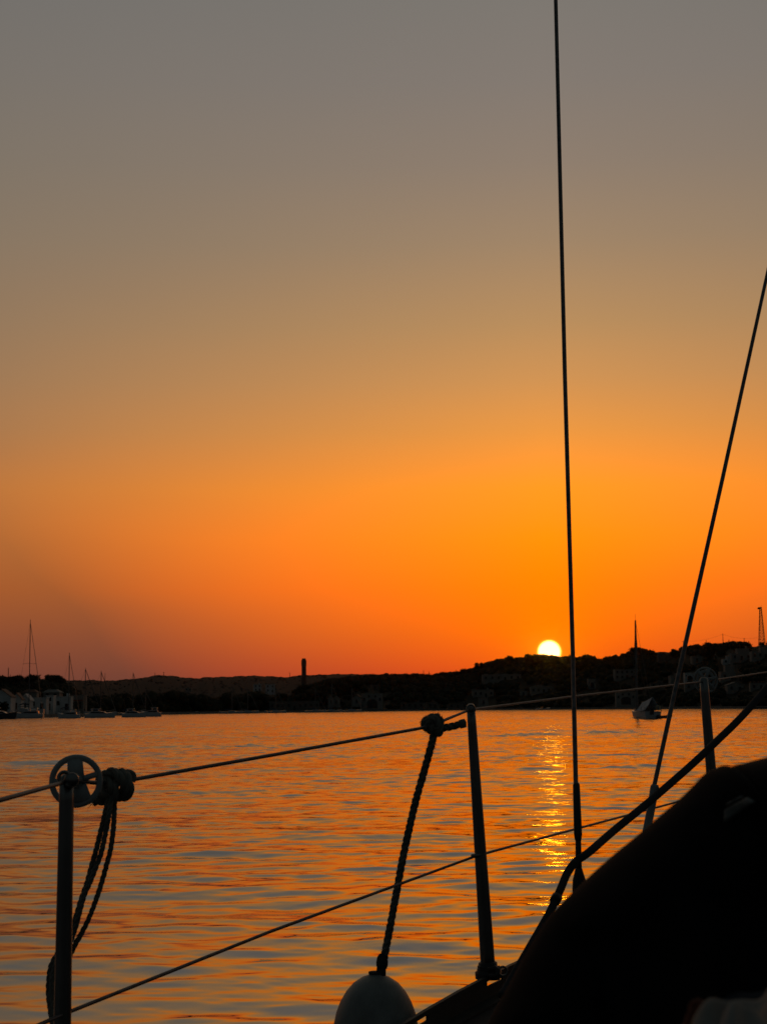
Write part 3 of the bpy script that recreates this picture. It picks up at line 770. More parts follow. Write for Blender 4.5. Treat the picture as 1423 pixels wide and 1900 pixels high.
def small_boat(px, yw, L, label, rz=0.0):
    Y = 2.0*FPX/(yw-hor(px)); root = empty('motor_boat', (gx(px, Y), Y, 0), rz); tag(root, label, 'boat', 'small boats near the far shore')
    hull_mesh(L, L*.36, .7, .5, .85).build('hull', YW, root)
    MB().prism([(-L*.1, .65), (L*.22, .68), (L*.08, 1.35), (-L*.08, 1.4)], -L*.12, L*.12).build('cabin', YG, root)
    MB().box((-L*.47, 0, .8), (.35, .4, .9)).build('outboard', BLACKP, root)
small_boat(1001, 1317.6, 6.5, 'small white motor boat by the shore below the sun', .3)
small_boat(352, 1325, 7, 'small boat at the right end of the quay on the left', .1)
small_boat(420, 1324, 7, 'low pale boat before the dark tree belt', 3.0)
small_boat(476, 1323, 8, 'pale boat before the left end of the warehouse', .2)
small_boat(610, 1321.5, 7, 'pale boat moored below the twin boat sheds', 2.9)
small_boat(1282, 1315.4, 5, 'tiny pale boat close under the hill by the far stanchion', 0)
# stone pier at the right edge
Yp = 2.0*FPX/(1316-hor(1405)); MB_ = MB().box((gx(1450, Yp), Yp+2, .25), (24, 3, 1.1)); o = MB_.build('stone_pier', QUAYM); tag(o, 'low stone pier at the waterline by the right edge', 'pier')

# anchored sailing boat
Ya = 2.0*FPX/(1333-hor(1194)); pxm = 1180
root = empty('anchored_sailboat', (gx(1188, Ya), Ya+1, 0), R(101)); tag(root, 'white sailing boat with a grey cockpit tent anchored on the orange water', 'sailing boat')
u = Ya/FPX; Lb = 7.0
hull_mesh(Lb, 3.0, .95, .35, .82).build('hull', YW, root)
MB().prism([(-.3, .95), (2.2, 1.0), (1.9, 1.35), (-.3, 1.5)], -.75, .75).build('cabin', YW, root)
wx = ROT_ = None
M = Matrix.Rotation(R(-101), 3, 'Z')
def loc(px, py, dY=0.0):             # picture point at the boat's distance, in the boat's frame
    q_ = at(px, py, Ya+dY); return M @ (q_-Vector(root.location))
mf = loc(1182, 1318, 1.5); mt_ = loc(1178.7, 1151, 1.5)
MB().tube([mf, mf.lerp(mt_, .7), mt_], [.20, .19, .11], 8).build('mast', MASTM, root)
MB().tube([mt_, mt_+Vector((0, 0, .9))], .02, 4).build('aerial', MASTM, root)
MB().tube([mf.lerp(mt_, .97), Vector((Lb*.47, 0, 1.2))], .09, 5).build('furled_jib', SAILC, root)
MB().tube([mt_, Vector((-Lb*.47, 0, 1.0))], .02, 4).build('backstay', WIRE, root)
for s in (-1, 1):
    MB().tube([mf.lerp(mt_, .95), mf.lerp(mt_, .5)+Vector((0, s*.42, 0)), Vector((mf.x, s*1.2, 1.0))], .022, 4).build('shroud', WIRE, root)
sprd = mf.lerp(mt_, .5); MB().tube([sprd+Vector((0, -.42, 0)), sprd+Vector((0, .42, 0))], .03, 5).build('spreader', MASTM, root)
bm = Vector((.9, 0, 2.3)); be = Vector((-3.3, 0, 2.45)); MB().tube([bm, be], .08, 6).build('boom', MASTM, root)
tent = MB(); nT = 9
for i in range(nT):
    t = i/8; x = -3.5+4.2*t; hz = 3.0-.75*t-.06*math.sin(t*math.pi)
    ww = 1.22-.25*t+.04*math.sin(t*9)
    tent.v += [(x, -ww, 1.12+.06*math.sin(t*7)), (x, -ww*.5, 1.12+(hz-1.12)*.47), (x, -.05, hz), (x, .05, hz), (x, ww*.5, 1.12+(hz-1.12)*.47), (x, ww, 1.12+.06*math.cos(t*6))]
for i in range(nT-1):
    for k in range(5): tent.f.append((i*6+k, (i+1)*6+k, (i+1)*6+k+1, i*6+k+1))
tent = tent.build('cockpit_tent', TENT, root); sol = tent.modifiers.new('thick', 'SOLIDIFY'); sol.thickness = .04
for s in (-1, 1):
    for x in (-3.5, -2.2): MB().tube([(x, s*1.25, .9), (x, s*1.28, 1.65)], .03, 5).build('stanchion', STEEL, root)
MB().tube([(-3.6, -1.2, 1.0), (-3.72, -1.1, 1.7), (-3.72, 1.1, 1.7), (-3.6, 1.2, 1.0)], .035, 6).build('pushpit_rail', STEEL, root)
MB().box((-3.9, .3, .9), (.25, .45, .7)).build('outboard', BLACKP, root)
mb = MB().ring((-3.75, -.7, 1.5), (1, 0, 0), .28, .08, 20, 8); mb.build('life_ring', mat('lifebuoy', (.5, .42, .25), .7), root)
dg = empty('dinghy', (gx(1219, Ya-2), Ya-3, 0), R(10)); tag(dg, 'dark inflatable dinghy tied behind the anchored sailing boat', 'dinghy')
rub = mat('dinghy_rubber', (.03, .03, .035), .6)
MB().tube(spline([(-.85, .5, .2), (.3, .52, .22), (.9, .25, .3), (1.05, 0, .34), (.9, -.25, .3), (.3, -.52, .22), (-.85, -.5, .2)], 6), .19, 8).build('tube', rub, dg, True)
MB().box((-.1, 0, .12), (1.5, .8, .1)).build('floor', rub, dg)
MB().box((-.8, 0, .3), (.08, .8, .35)).build('transom', rub, dg)
# ------------------------------------------------------------------ our own boat
boat = empty('sailing_yacht', (0.2, 3.3, 1.46)); tag(boat, 'near sailing yacht under the camera: rail, stanchions, wire lifelines and shrouds', 'sailing boat')
E = spline([(-2.3, -1.6, 1.05), (-1.25, .9, 1.17), (-.46, 2.3, 1.262), (.205, 3.3, 1.452), (.95, 4.6, 1.475), (2.1, 6.9, 1.44), (3.6, 9.4, 1.46)], 10)
def inward(i):
    t = (E[min(i+1, len(E)-1)]-E[max(i-1, 0)]); t.z = 0; t.normalize(); return Vector((t.y, -t.x, 0))
hl = MB(); dk = MB(); n = len(E)
for i, e in enumerate(E):
    a = inward(i); k = 1-.75*max(0, (i/(n-1)-.5)*2)**2
    rowh = [e+a*.03-Vector((0, 0, .035)), e-a*.015-Vector((0, 0, .12)), e+a*.05*k-Vector((0, 0, .5)), e+a*.32*k-Vector((0, 0, 1.05)), Vector((e.x, e.y, -.3))+a*.7*k]
    hl.v += [tuple(v) for v in rowh]
    rowd = [e+a*.03-Vector((0, 0, .035)), e+a*.45*k+Vector((0, 0, -.02)), e+a*(.9*k)+Vector((0, 0, .0)), e+a*(.95*k)+Vector((0, 0, .05)), e+a*(1.6*k)+Vector((0, 0, .06)), e+a*2.6*k+Vector((0, 0, -.0))]
    dk.v += [tuple(v) for v in rowd]
for i in range(n-1):
    for k in range(4): hl.f.append((i*5+k, i*5+k+1, (i+1)*5+k+1, (i+1)*5+k))
    for k in range(5): dk.f.append((i*6+k, (i+1)*6+k, (i+1)*6+k+1, i*6+k+1))
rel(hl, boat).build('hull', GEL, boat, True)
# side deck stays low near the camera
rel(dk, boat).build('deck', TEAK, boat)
tr_ = MB()                              # perforated toe rail: foot flange, slotted web, top lip
fine = []
for i in range(n-1):
    for k in range(6): fine.append((E[i].lerp(E[i+1], k/6), inward(i).lerp(inward(i+1), k/6)))
def strip(a, b_, o0, o1, z0, z1):
    q0 = len(tr_.v)
    for p_, q_ in (a, b_): tr_.v.extend([tuple(p_+q_*o0+Vector((0, 0, z0))), tuple(p_+q_*o1+Vector((0, 0, z0))), tuple(p_+q_*o1+Vector((0, 0, z1))), tuple(p_+q_*o0+Vector((0, 0, z1)))])
    for k in range(4): tr_.f.append((q0+k, q0+(k+1) % 4, q0+4+(k+1) % 4, q0+4+k))
    tr_.f.append((q0+3, q0+2, q0+1, q0)); tr_.f.append((q0+4, q0+5, q0+6, q0+7))
for i in range(len(fine)-1):
    a, b_ = fine[i], fine[i+1]
    strip(a, b_, .004, .034, -.034, -.030); strip(a, b_, .0, .004, -.036, -.016); strip(a, b_, -.002, .007, .004, .013)
    strip(a, b_, .0005, .0045, -.016, -.007)
    if i % 14 < 11: strip(a, b_, .0005, .0045, -.007, .004)
rel(tr_, boat).build('toe_rail', ALU, boat)
rub_ = MB().tube([e-inward(i)*.012-Vector((0, 0, .075)) for i, e in enumerate(E)], .014, 8)
rel(rub_, boat).build('rubbing_strake', ALU, boat, True)

def along(a, b, t): return Vector(a).lerp(Vector(b), t)
S1t, S1b = at(124, 1447, 2.3), None
S1m = at(116, 1890, 2.3); S1b = S1t+(S1m-S1t)*1.42
S2t = at(873.5, 1313, 3.3); S2b = at(906, 1806, 3.3)
S3t = at(1305.5, 1262, 4.6); S3m = at(1320, 1440, 4.6); S3b = S3t+(S3m-S3t)*2.15
S0t, S0b = Vector((-1.23, .95, 1.80)), Vector((-1.20, .93, 1.19))
def stanchion(T, B, r0, r1, fs=True):
    mb = MB(); P = [B.lerp(T, t) for t in (0, .02, .5, .97, 1)]
    mb.tube([B.lerp(T, t/16) for t in range(17)], [r1+(r0-r1)*t/16 for t in range(17)], 20)
    o = rel(mb, boat).build('stanchion', STEEL, boat, True)
    mb = MB(); d = (T-B).normalized(); mb.lathe(B-d*.01, [(0, 0), (.027, 0), (.027, .012), (r1+.005, .018), (r1+.004, .030), (r1, .032)], 20, d)
    rel(mb, boat).build('stanchion_base', BLACKP, o, True)
    mb = MB(); mb.lathe(T-d*.002, [(r0, 0), (r0*.9, .006), (r0*.5, .0095), (0, .0105)], 16, d); rel(mb, boat).build('cap', STEEL, o, True)
    return o
s1 = stanchion(S1t+Vector((0, 0, .0)), S1b, .0104, .0130)
s2 = stanchion(S2t, S2b, .0088, .0150)
s3 = stanchion(S3t, S3b, .0125, .0175)
s0 = stanchion(S0t, S0b, .0104, .0130)
# shackle and lashing at the foot of the middle stanchion
mb = MB(); c_ = at(933, 1803, 3.27); mb.ring(c_, (.25, -1, .15), .0088, .0022, 24, 8, (1, 1)); mb.tube([at(918, 1799, 3.28), at(928, 1795, 3.28)], .004, 6)
rel(mb, boat).build('shackle', STEEL, boat, True)
mb = MB()
for k in range(5):
    c_ = at(905+k*.6, 1796+k*4.6, 3.3); mb.ring(c_, (.06, .05, 1), .0170+.0015*math.sin(k*2), .0045, 22, 7)
rel(mb, boat).build('lashing', BLACKP, s2, True)
mb = MB().tube([at(905, 1800, 3.27), at(920, 1797, 3.27), at(925, 1802, 3.26), at(922, 1811, 3.26), at(908, 1812, 3.26)], .0045, 7)
rel(mb, boat).build('strap', BLACKP, s2, True)
# eye on top of the middle stanchion
mb = MB(); mb.ring(at(873.5, 1316.5, 3.285), (0.15, -1, .1), .0088, .0018, 26, 8); rel(mb, boat).build('wire_eye', STEEL, s2, True)
mb = MB().lathe(at(873.5, 1317, 3.3), [(0, -.009), (.0085, -.009), (.0085, .009), (0, .009)], 16, (.15, -1, .1)); rel(mb, boat).build('top_fitting', STEEL, s2, True)
# plastic roller wheels
def wheel(c, axis, Ro, parent, rim_w, kind):
    ax = Vector(axis).normalized(); up = Vector((0, 0, 1)); up = (up-ax*up.dot(ax)).normalized(); sd = up.cross(ax).normalized()
    if sd.x < 0: sd = -sd
    mb = MB()
    mb.ring(c, ax, Ro-rim_w/2, rim_w/2, 64, 10, (1, .9))
    mb.lathe(c, [(0, -.008), (Ro*.26, -.008), (Ro*.26, .008), (0, .008)], 24, ax)
    def spoke(ang, w0, w1, r1=.88):
        d = up*math.cos(ang)+sd*math.sin(ang); q = d.cross(ax).normalized(); b = len(mb.v); h_ = .0035
        for r_, w_ in ((0, w0), (Ro*r1, w1)):
            for s_, z_ in ((-1, -1), (1, -1), (1, 1), (-1, 1)): mb.v.append(tuple(c+d*r_+q*w_*s_+ax*h_*z_))
        for f_ in ((0, 3, 2, 1), (4, 5, 6, 7), (0, 1, 5, 4), (1, 2, 6, 5), (2, 3, 7, 6), (3, 0, 4, 7)): mb.f.append(tuple(b+i_ for i_ in f_))
    if kind == 1:
        spoke(-.06, .0125, .0105); spoke(math.pi-.18, .0125, .019)
        spoke(R(72), .0042, .0042); spoke(R(-92), .005, .005)
        # solid lower web
        b = len(mb.v); mb.v.append(tuple(c)); N = 14
        for k in range(N+1):
            a_ = R(148)+R(68)*k/N; d = up*math.cos(a_)+sd*math.sin(a_); mb.v.append(tuple(c+d*(Ro*.93)+ax*.0028))
        for k in range(N): mb.f.append((b, b+1+k, b+2+k))
    else:
        for k in range(6): spoke(k*math.pi/3+.3, .0042, .0052)
        mb.ring(c, ax, Ro*.66, Ro*.13, 48, 8, (1, .25))
    return rel(mb, boat).build('roller_wheel', PLAST, parent, True)
wheel(at(141, 1450, 2.335), (.16, -1, .06), 48.5/FPX*2.335, s1, .0088, 1)
wheel(at(1309, 1262.5, 4.64), (.2, -1, .05), 24.5/FPX*4.64, s3, .006, 2)
mb = MB(); c_ = at(124, 1447, 2.3); mb.ring(at(119, 1443, 2.285), (.2, -1, .1), .0075, .0028, 24, 8)
mb.lathe(at(133, 1448, 2.29), [(0, -.012), (.010, -.012), (.011, 0), (.009, .016), (0, .016)], 16, (.2, -1, .1))
rel(mb, boat).build('wire_eye', STEEL, s1, True)
# lifelines
up_pts = [S0t+Vector((-.5, -1.0, 0)), S0t, at(-2, 1486, 1.93), at(120, 1452, 2.29), at(135, 1449, 2.31), at(178, 1453, 2.36), at(222, 1455.5, 2.42), at(250, 1446.5, 2.45),
          at(520, 1399, 2.75), at(790, 1350, 3.10), at(806, 1347.5, 3.13), at(826, 1336, 3.17), at(873, 1317, 3.3), at(1080, 1290.5, 3.9), at(1305, 1265, 4.6), at(1423, 1247.5, 5.1), at(1700, 1215, 6.6)]
mb = MB().tube(up_pts, [.0031]*12+[.0024]*5, 8); rel(mb, boat).build('lifeline', WIRE, boat, True)
lo_pts = [S0b+Vector((-.5, -1, .3)), S0b.lerp(S0t, .36), at(125, 1880, 2.3), at(500, 1730, 2.77), at(886, 1588, 3.3), at(1060, 1541, 3.74), at(1270, 1485, 4.5), at(1320, 1470, 4.6), at(1700, 1400, 6.6)]
mb = MB().tube(lo_pts, [.0030]*4+[.0028]*5, 8); rel(mb, boat).build('lifeline', WIRE, boat, True)
mb = MB().lathe(at(886, 1588, 3.29), [(0, -.013), (.0045, -.013), (.0045, .013), (0, .013)], 10, (1, .3, .1)); rel(mb, boat).build('ferrule', STEEL, s2, True)
# shrouds with their turnbuckles
def shroud(pts, r, tb, label):
    mb = MB().tube(pts, r, 10); o = rel(mb, boat).build('shroud', WIRE, boat, True); o['label'] = label
    for nm, path, rad, m in tb:
        mb = MB().tube(path, rad, 14); rel(mb, boat).build(nm, m, o, True)
    return o
Ysh = 3.05
top1 = at(1028, -2400, 5.6)
shroud([at(1072, 1560, Ysh), at(1068.2, 1450, Ysh+.06), at(1062.5, 1210, Ysh+.22), at(1048, 700, Ysh+.62), at(1031, 0, Ysh+1.2), at(1008, -900, Ysh+2.0)],
       [.0050, .0046, .0046, .0050, .0054, .006],
  [('turnbuckle', [at(1069, 1453, Ysh+.04), at(1069.2, 1457, Ysh+.04), at(1071, 1510, Ysh+.02), at(1072.3, 1548, Ysh), at(1072.5, 1557, Ysh), at(1073, 1563, Ysh)], [.0048, .0068, .0074, .0078, .0066, .0050], BLACKP),
   ('threaded_rod', [at(1072.8, 1560, Ysh), at(1073.6, 1620, Ysh)], [.0055, .0062], BLACKP),
   ('toggle', [at(1073.6, 1612, Ysh), at(1074, 1620, Ysh), at(1074.6, 1634, Ysh), at(1074, 1652, Ysh), at(1073.5, 1690, Ysh), at(1074, 1790, Ysh)], [.0065, .0085, .0125, .0125, .0095, .009], BLACKP)], 'nearly upright wire shroud crossing the whole sky')
Yq = 3.25
shroud([at(1206, 1500, Yq), at(1213, 1462, Yq+.02), at(1262, 1238, Yq+.15), at(1340, 890, Yq+.4), at(1423, 510, Yq+.65), at(1540, -20, Yq+1.1), at(1700, -700, Yq+1.7)],
       [.0046, .0046, .0050, .0048, .0044, .0044, .0045],
  [('turnbuckle', [at(1215.5, 1456, Yq), at(1214.8, 1460, Yq), at(1208, 1500, Yq), at(1200, 1541, Yq-.02), at(1180, 1640, Yq-.04)], [.006, .0088, .0084, .0082, .008], PLAST)], 'leaning wire shroud rising to the right edge')

# ------------------------------------------------------------------ things hanging on the rail
# fender with its own rope
Yf = 3.13
fen = empty('fender', at(697, 1960, Yf)); tag(fen, 'round topped pale fender hanging on a frayed rope from the upper wire', 'fender')
rp = [at(806, 1352, Yf-.012), at(803, 1372, Yf-.01), at(790, 1420, Yf), at(768, 1500, Yf+.01), at(748, 1590, Yf+.015), at(735, 1660, Yf+.015), at(722, 1730, Yf+.01), at(712, 1782, Yf)]
mb = MB(); rps = spline(rp, 6); twisted(mb, rps, .0078, 26); mb.hairs(rps, .0082, 3200, .0048, .0006)
rel(mb, fen).build('rope', ROPE, fen, True)
kn = MB(); kp = []
for k in range(60):
    a = k/60*6.28*2.3; kp.append(at(803+2.5*math.sin(a*.5)+13*math.cos(a), 1344+11*math.sin(a)+3*math.cos(a*.5), Yf+.014*math.sin(a*.5+1)))
twisted(kn, kp, .0085, 26); kn.hairs(kp, .0088, 1500, .0055, .0007)
kp = spline([at(793, 1350, Yf-.016), at(797, 1338, Yf-.018), at(808, 1336, Yf-.02), at(813, 1347, Yf-.02), at(804, 1354, Yf-.02), at(800, 1345, Yf-.024)], 8); twisted(kn, kp, .0080, 26); kn.hairs(kp, .0085, 300, .005, .0006)
kp = spline([at(812, 1340, Yf-.02), at(817, 1350, Yf-.022), at(814, 1362, Yf-.02), at(808, 1352, Yf-.02)], 8); twisted(kn, kp, .0068, 30); kn.hairs(kp, .0072, 260, .005, .0006)
kp = spline([at(812, 1352, Yf-.01), at(824, 1351, Yf-.01), at(840, 1348, Yf-.01), at(852, 1345, Yf-.01), at(860, 1342, Yf-.01)], 8); twisted(kn, kp, .0074, 28); kn.hairs(kp, .0078, 800, .0048, .0006)
kn.lathe(at(859, 1343, Yf-.01), [(0, -.008), (.0085, -.007), (.009, .0), (.0085, .005), (0, .007)], 12, (1, 0, .25))
rel(kn, fen).build('knot', ROPE, fen, True)
mb = MB(); c0 = at(709, 1786, Yf)
mb.lathe(c0, [(0, -.016), (.007, -.0155), (.0108, -.008), (.0115, 0), (.0095, .010), (.006, .015), (0, .016)], 16, (.05, 0, 1))
mb.tube([at(705, 1780, Yf-.006), at(715, 1788, Yf-.008), at(704, 1793, Yf-.006)], .0052, 8)
mb.tube([at(708, 1790, Yf), at(706.5, 1814, Yf)], [.0085, .0098], 12)
rel(mb, fen).build('stopper_knot', DROPE, fen, True)
tp = at(697.5, 1808, Yf); prof = []
prof = [(0, 0), (.0135, 0), (.0145, -.002), (.026, -.006), (.043, -.017), (.057, -.033), (.068, -.052), (.0755, -.072), (.0805, -.095), (.083, -.13), (.083, -.40), (.078, -.44), (.06, -.475), (.03, -.492), (0, -.495)]
mb = MB().lathe(tp, prof, 48, (.012, 0, 1)); rel(mb, fen).build('fender_body', FENDM, fen, True)
mb = MB().lathe(tp, [(0, .004), (.0142, .004), (.0145, .001), (.0120, -.002)], 24, (.012, 0, 1)); rel(mb, fen).build('eye_collar', DROPE, fen, True)
# coil of rope tied beside the left stanchion
coil = empty('rope_coil', at(215, 1460, 2.42)); tag(coil, 'coiled rope knotted on the upper wire beside the left stanchion', 'rope')
kn = MB(); Yk = 2.41
kpaths = [[(190, 1452, 0), (194, 1440, -.012), (205, 1434, -.02), (216, 1437, -.022), (228, 1452, -.022), (232, 1468, -.015), (225, 1478, 0), (214, 1476, .012), (206, 1462, .015)],
          [(206, 1441, .01), (220, 1434, -.006), (233, 1440, -.014), (238, 1455, -.016), (240, 1470, -.01), (231, 1478, .0), (222, 1470, .012)],
          [(186, 1446, 0), (188, 1462, -.01), (196, 1474, -.018), (206, 1470, -.02), (214, 1456, -.02), (222, 1442, -.012), (232, 1437, 0), (243, 1440, .004), (244, 1450, .006)],
          [(196, 1446, -.02), (204, 1456, -.026), (212, 1470, -.026), (210, 1482, -.02), (203, 1488, -.01)],
          [(188, 1458, .01), (192, 1470, .01), (200, 1478, .006), (212, 1480, .0), (220, 1470, -.006)],
          [(200, 1484, 0), (190, 1486, -.006), (180, 1485, -.008), (172, 1488, -.008)]]
for kp in kpaths:
    pth = spline([at(a, b, Yk+c) for a, b, c in kp], 8); twisted(kn, pth, .0078, 22); kn.hairs(pth, .0078, 60, .003, .0005)
kn.hairs([at(176, 1486, Yk-.006), at(170, 1489, Yk-.006)], .005, 90, .014, .0005)
rel(kn, coil).build('knot', ROPE, coil, True)
ln = MB(); Yl = 2.39
tail = [(104, 1775, .0), (93, 1800, 0), (90, 1840, 0), (94, 1880, -.01), (102, 1930, -.02), (112, 2010, -.03)]
for kp in ([(202, 1478, 0), (190, 1530, 0), (179, 1575, 0), (172, 1600, 0), (161, 1640, 0), (150, 1672, 0), (140, 1704, 0), (128, 1738, 0)]+tail,
           [(207, 1478, -.008), (199, 1530, -.008), (189, 1578, -.008), (181, 1602, -.008), (168, 1635, -.008), (157, 1660, -.008), (147, 1695, -.008), (138, 1728, -.004), (124, 1765, 0), (108, 1810, 0), (101, 1870, 0), (110, 1940, 0), (124, 2010, 0)],
           [(213, 1478, .008), (211, 1530, .008), (206, 1572, .008), (199, 1601, .008), (185, 1650, .008), (167, 1700, .008), (151, 1733, .008), (137, 1758, .008), (123, 1795, .01), (116, 1850, .01), (120, 1920, .01), (132, 2000, .01)],
           [(112, 1770, -.02), (97, 1815, -.03), (99, 1868, -.05), (110, 1912, -.06), (126, 1945, -.07)],
           [(118, 1780, -.02), (108, 1830, -.05), (112, 1880, -.06), (122, 1925, -.06), (134, 1950, -.06)]):
    pth = spline([at(a, b, Yl+c) for a, b, c in kp], 8); twisted(ln, pth, .0042, 34, 6); ln.hairs(pth, .0043, 260, .0022, .0004)
rel(ln, coil).build('loops', ROPE, coil, True)
# jib sheet bending round the shroud foot
js = empty('jib_sheet', at(1065, 1600, 3.02)); tag(js, 'thick dark sheet rope running diagonally and bending at the shroud foot', 'rope')
pj = spline([at(1640, 1010, 3.9), at(1423, 1277, 3.55), at(1320, 1385, 3.38), at(1220, 1475, 3.22), at(1140, 1541, 3.1), at(1094, 1581, 3.0), at(1068, 1600, 2.98), at(1052, 1622, 2.96), at(1038, 1655, 2.93), at(1018, 1697, 2.9), at(985, 1755, 2.84), at(930, 1850, 2.75)], 10)
mb = MB(); nn_ = len(pj); mb.tube(pj, [.0080-.0010*i/nn_ for i in range(nn_)], 14); mb.hairs(pj, .008, 220, .0012, .0004)
rel(mb, js).build('rope', DROPE, js, True)
mb = MB().tube([at(1034, 1664, 2.925), at(1029, 1674, 2.915)], .0098, 14); rel(mb, js).build('whipping', BLACKP, js, True)

# ------------------------------------------------------------------ folded spray hood
hood = empty('spray_hood', (.3, 1.5, 1.5)); tag(hood, 'black canvas spray hood filling the lower right corner', 'spray hood')
sil = [(820, 2080, 1.62), (870, 1985, 1.60), (893, 1938, 1.59), (912, 1898, 1.58), (932, 1862, 1.56), (955, 1822, 1.55), (985, 1765, 1.53), (1015, 1718, 1.52), (1050, 1678, 1.50), (1130, 1605, 1.47), 
       (1200, 1545, 1.44), (1268, 1486, 1.42), (1312, 1442, 1.40), (1334, 1430, 1.39), (1349, 1424, 1.39), (1362, 1436, 1.385), (1371, 1424, 1.38), (1390, 1419, 1.37), (1423, 1411, 1.36), (1480, 1396, 1.34), (1560, 1382, 1.31), (1700, 1370, 1.26)]
SL = spline([at(a_, b_, c_*.74) for a_, b_, c_ in sil], 7); mb = MB(); prof_n = 0
for i, r_ in enumerate(SL):
    t = (SL[min(i+16, len(SL)-1)]-SL[max(i-16, 0)]).normalized()      # direction of the cloth's fall, averaged along the edge
    dn_ = Vector((t.z, 0, -t.x)); dn_ = dn_ if dn_.z < 0 else -dn_      # down, square to the ridge in the picture plane
    row = []
    rr = .042
    far = Vector((0, 1, 0)); 
    for a in (-1.0, -.72, -.5, -.34, -.2, -.1, 0, .1, .2, .34, .5, .72, 1.0):
        th = a*math.pi/2
        wob = (.003*math.sin(i*.21+a*4)+.002*math.sin(i*.5+a*9))*min(1, abs(a)*2)
        row.append(r_+far*(rr*1.6*math.sin(th))+dn_*(rr*(1-math.cos(th)))+Vector((0, wob*3*abs(a), wob*abs(a))))
    dn2 = Vector((dn_.x*.3, 0, -1)).normalized()
    near = [row[0]+dn2*d_+Vector((0, -d_*.42, 0))+Vector((0, .014*math.sin(i*.17+d_*22)+.009*math.sin(i*.36-d_*31), 0)) for d_ in (.55, .42, .34, .28, .22, .16, .11, .065, .03)]
    farr = [row[-1]+dn2*d_+Vector((0, d_*.2, 0)) for d_ in (.06, .2, .6)]
    row = near+row+farr; prof_n = len(row); mb.v += [tuple(v) for v in row]
for i in range(len(SL)-1):
    for k in range(prof_n-1): mb.f.append((i*prof_n+k, i*prof_n+k+1, (i+1)*prof_n+k+1, (i+1)*prof_n+k))
ob = rel(mb, hood).build('canvas', CANVAS, hood, True); so = ob.modifiers.new('thick', 'SOLIDIFY'); so.thickness = .002; so.offset = 0
def hood_y(px, py):                      # first hit of the canvas along this picture ray
    from mathutils.bvhtree import BVHTree
    global _bvh
    try: _bvh
    except NameError: _bvh = BVHTree.FromPolygons([tuple(Vector(v)+hood.location) for v in mb.v], mb.f)
    d = ray(px, py).normalized(); h_ = _bvh.ray_cast(EYE, d); return h_[0], h_[1], d
def patch(pts, m, name, off=.009, n=10):
    """quad given by four picture corners, laid on the canvas"""
    q = MB()
    for i in range(n+1):
        for j in range(4):
            u, v_ = i/n, j/3
            a = (pts[0][0]*(1-u)+pts[1][0]*u, pts[0][1]*(1-u)+pts[1][1]*u); b = (pts[3][0]*(1-u)+pts[2][0]*u, pts[3][1]*(1-u)+pts[2][1]*u)
            hp, nn2, d = hood_y(a[0]*(1-v_)+b[0]*v_, a[1]*(1-v_)+b[1]*v_)
            q.v.append(tuple(hp-d*off))
    for i in range(n):
        for j in range(3): q.f.append((i*4+j, i*4+j+1, (i+1)*4+j+1, (i+1)*4+j))
    o = rel(q, hood).build(name, m, hood, True); s_ = o.modifiers.new('thick', 'SOLIDIFY'); s_.thickness = .0015; return o
patch([(1343, 1504), (1385, 1480), (1398, 1489), (1343, 1525)], PATCH, 'reflective_strip')
patch([(1347, 1493), (1374, 1477), (1376, 1480), (1347, 1496)], PATCH, 'piping', .008)

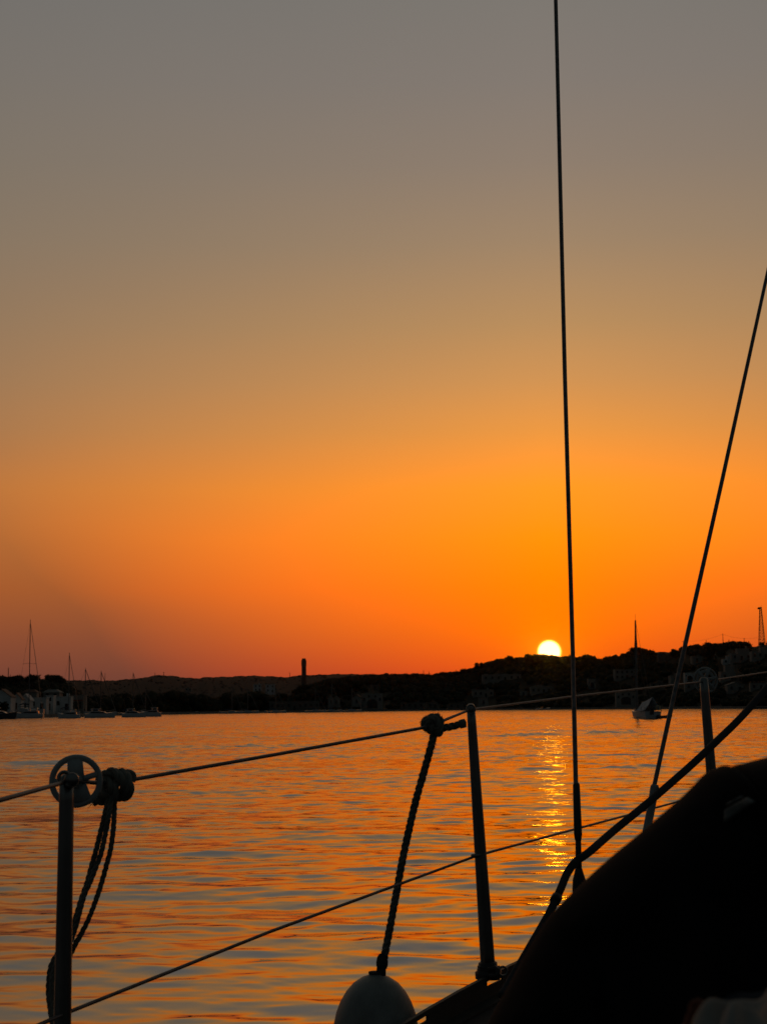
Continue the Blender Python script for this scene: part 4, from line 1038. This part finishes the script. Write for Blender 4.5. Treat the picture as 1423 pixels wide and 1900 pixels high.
# crumpled cloth in the bottom right corner
def drape(name, corners, m, parent, amp, f1_, f2_, n=34, k=26, sag=0):
    q = MB(); A, B, Cc, D = [Vector(c) for c in corners]
    for i in range(n+1):
        for j in range(k+1):
            u, v_ = i/n, j/k; p_ = A.lerp(B, u).lerp(D.lerp(Cc, u), v_)
            z = amp*(math.sin(f1_*u+2.3*v_)+.6*math.sin(f2_*v_+3*u+1)+.35*math.sin(13*u-7*v_))
            q.v.append(tuple(p_+Vector((0, -abs(z)*.4, z))))
    for i in range(n):
        for j in range(k): q.f.append((i*(k+1)+j, i*(k+1)+j+1, (i+1)*(k+1)+j+1, (i+1)*(k+1)+j))
    o = rel(q, parent).build(name, m, parent, True); s_ = o.modifiers.new('thick', 'SOLIDIFY'); s_.thickness = .004; return o
tw_ = empty('towel', at(1400, 1900, 0.636)); tag(tw_, 'crumpled pale towel with folds in the bottom right corner', 'towel')
drape('upper_fold', [at(1283, 1904, 0.666), at(1440, 1812, 0.688), at(1470, 1990, 0.592), at(1270, 2030, 0.592)], CLOTH, tw_, .0042, 7, 9)
drape('lower_fold', [at(1338, 1904, 0.607), at(1440, 1856, 0.622), at(1480, 2000, 0.548), at(1310, 2030, 0.548)], CLOTH, tw_, .0045, 6, 8)
nv = empty('jacket', at(1340, 1880, 0.725)); tag(nv, 'dark blue jacket lying between the hood and the pale towel', 'jacket')
drape('sleeve', [at(1240, 1935, 0.725), at(1440, 1800, 0.740), at(1460, 1960, 0.688), at(1230, 2060, 0.688)], NAVY, nv, .003, 5, 9)
ob_ = empty('rope_end', at(1285, 1885, 0.703)); tag(ob_, 'small orange brown bundle poking out beside the pale towel', 'rope end')
mb = MB(); q_ = spline([at(1281, 1872, 0.703), at(1290, 1866, 0.699), at(1297, 1869, 0.699), at(1291, 1880, 0.699), at(1283, 1895, 0.699), at(1276, 1925, 0.696)], 8)
mb.tube(q_, [.0012+.0022*math.sin(min(1, i/len(q_)*1.4)*2.2) for i in range(len(q_))], 12); rel(mb, ob_).build('bundle', ORANGE, ob_, True)

# ------------------------------------------------------------------ the air over the bay
hz = MB().box((0, 0, 28), (12400, 12400, 64))
me = bpy.data.meshes.new('haze'); me.from_pydata(hz.v, [], hz.f); me.update(); ho = bpy.data.objects.new('haze', me); COL.objects.link(ho)
hm = bpy.data.materials.new('haze_air'); hm.use_nodes = True; q = NT(hm.node_tree); hm.node_tree.nodes.clear()
pv = q.n('ShaderNodeVolumePrincipled'); pv.inputs['Color'].default_value = (.55, .75, .95, 1); pv.inputs['Density'].default_value = 1.8e-5; pv.inputs['Anisotropy'].default_value = .990
oo = q.n('ShaderNodeOutputMaterial'); q.L.new(pv.outputs[0], oo.inputs['Volume']); me.materials.append(hm); tag(ho, kind='stuff')
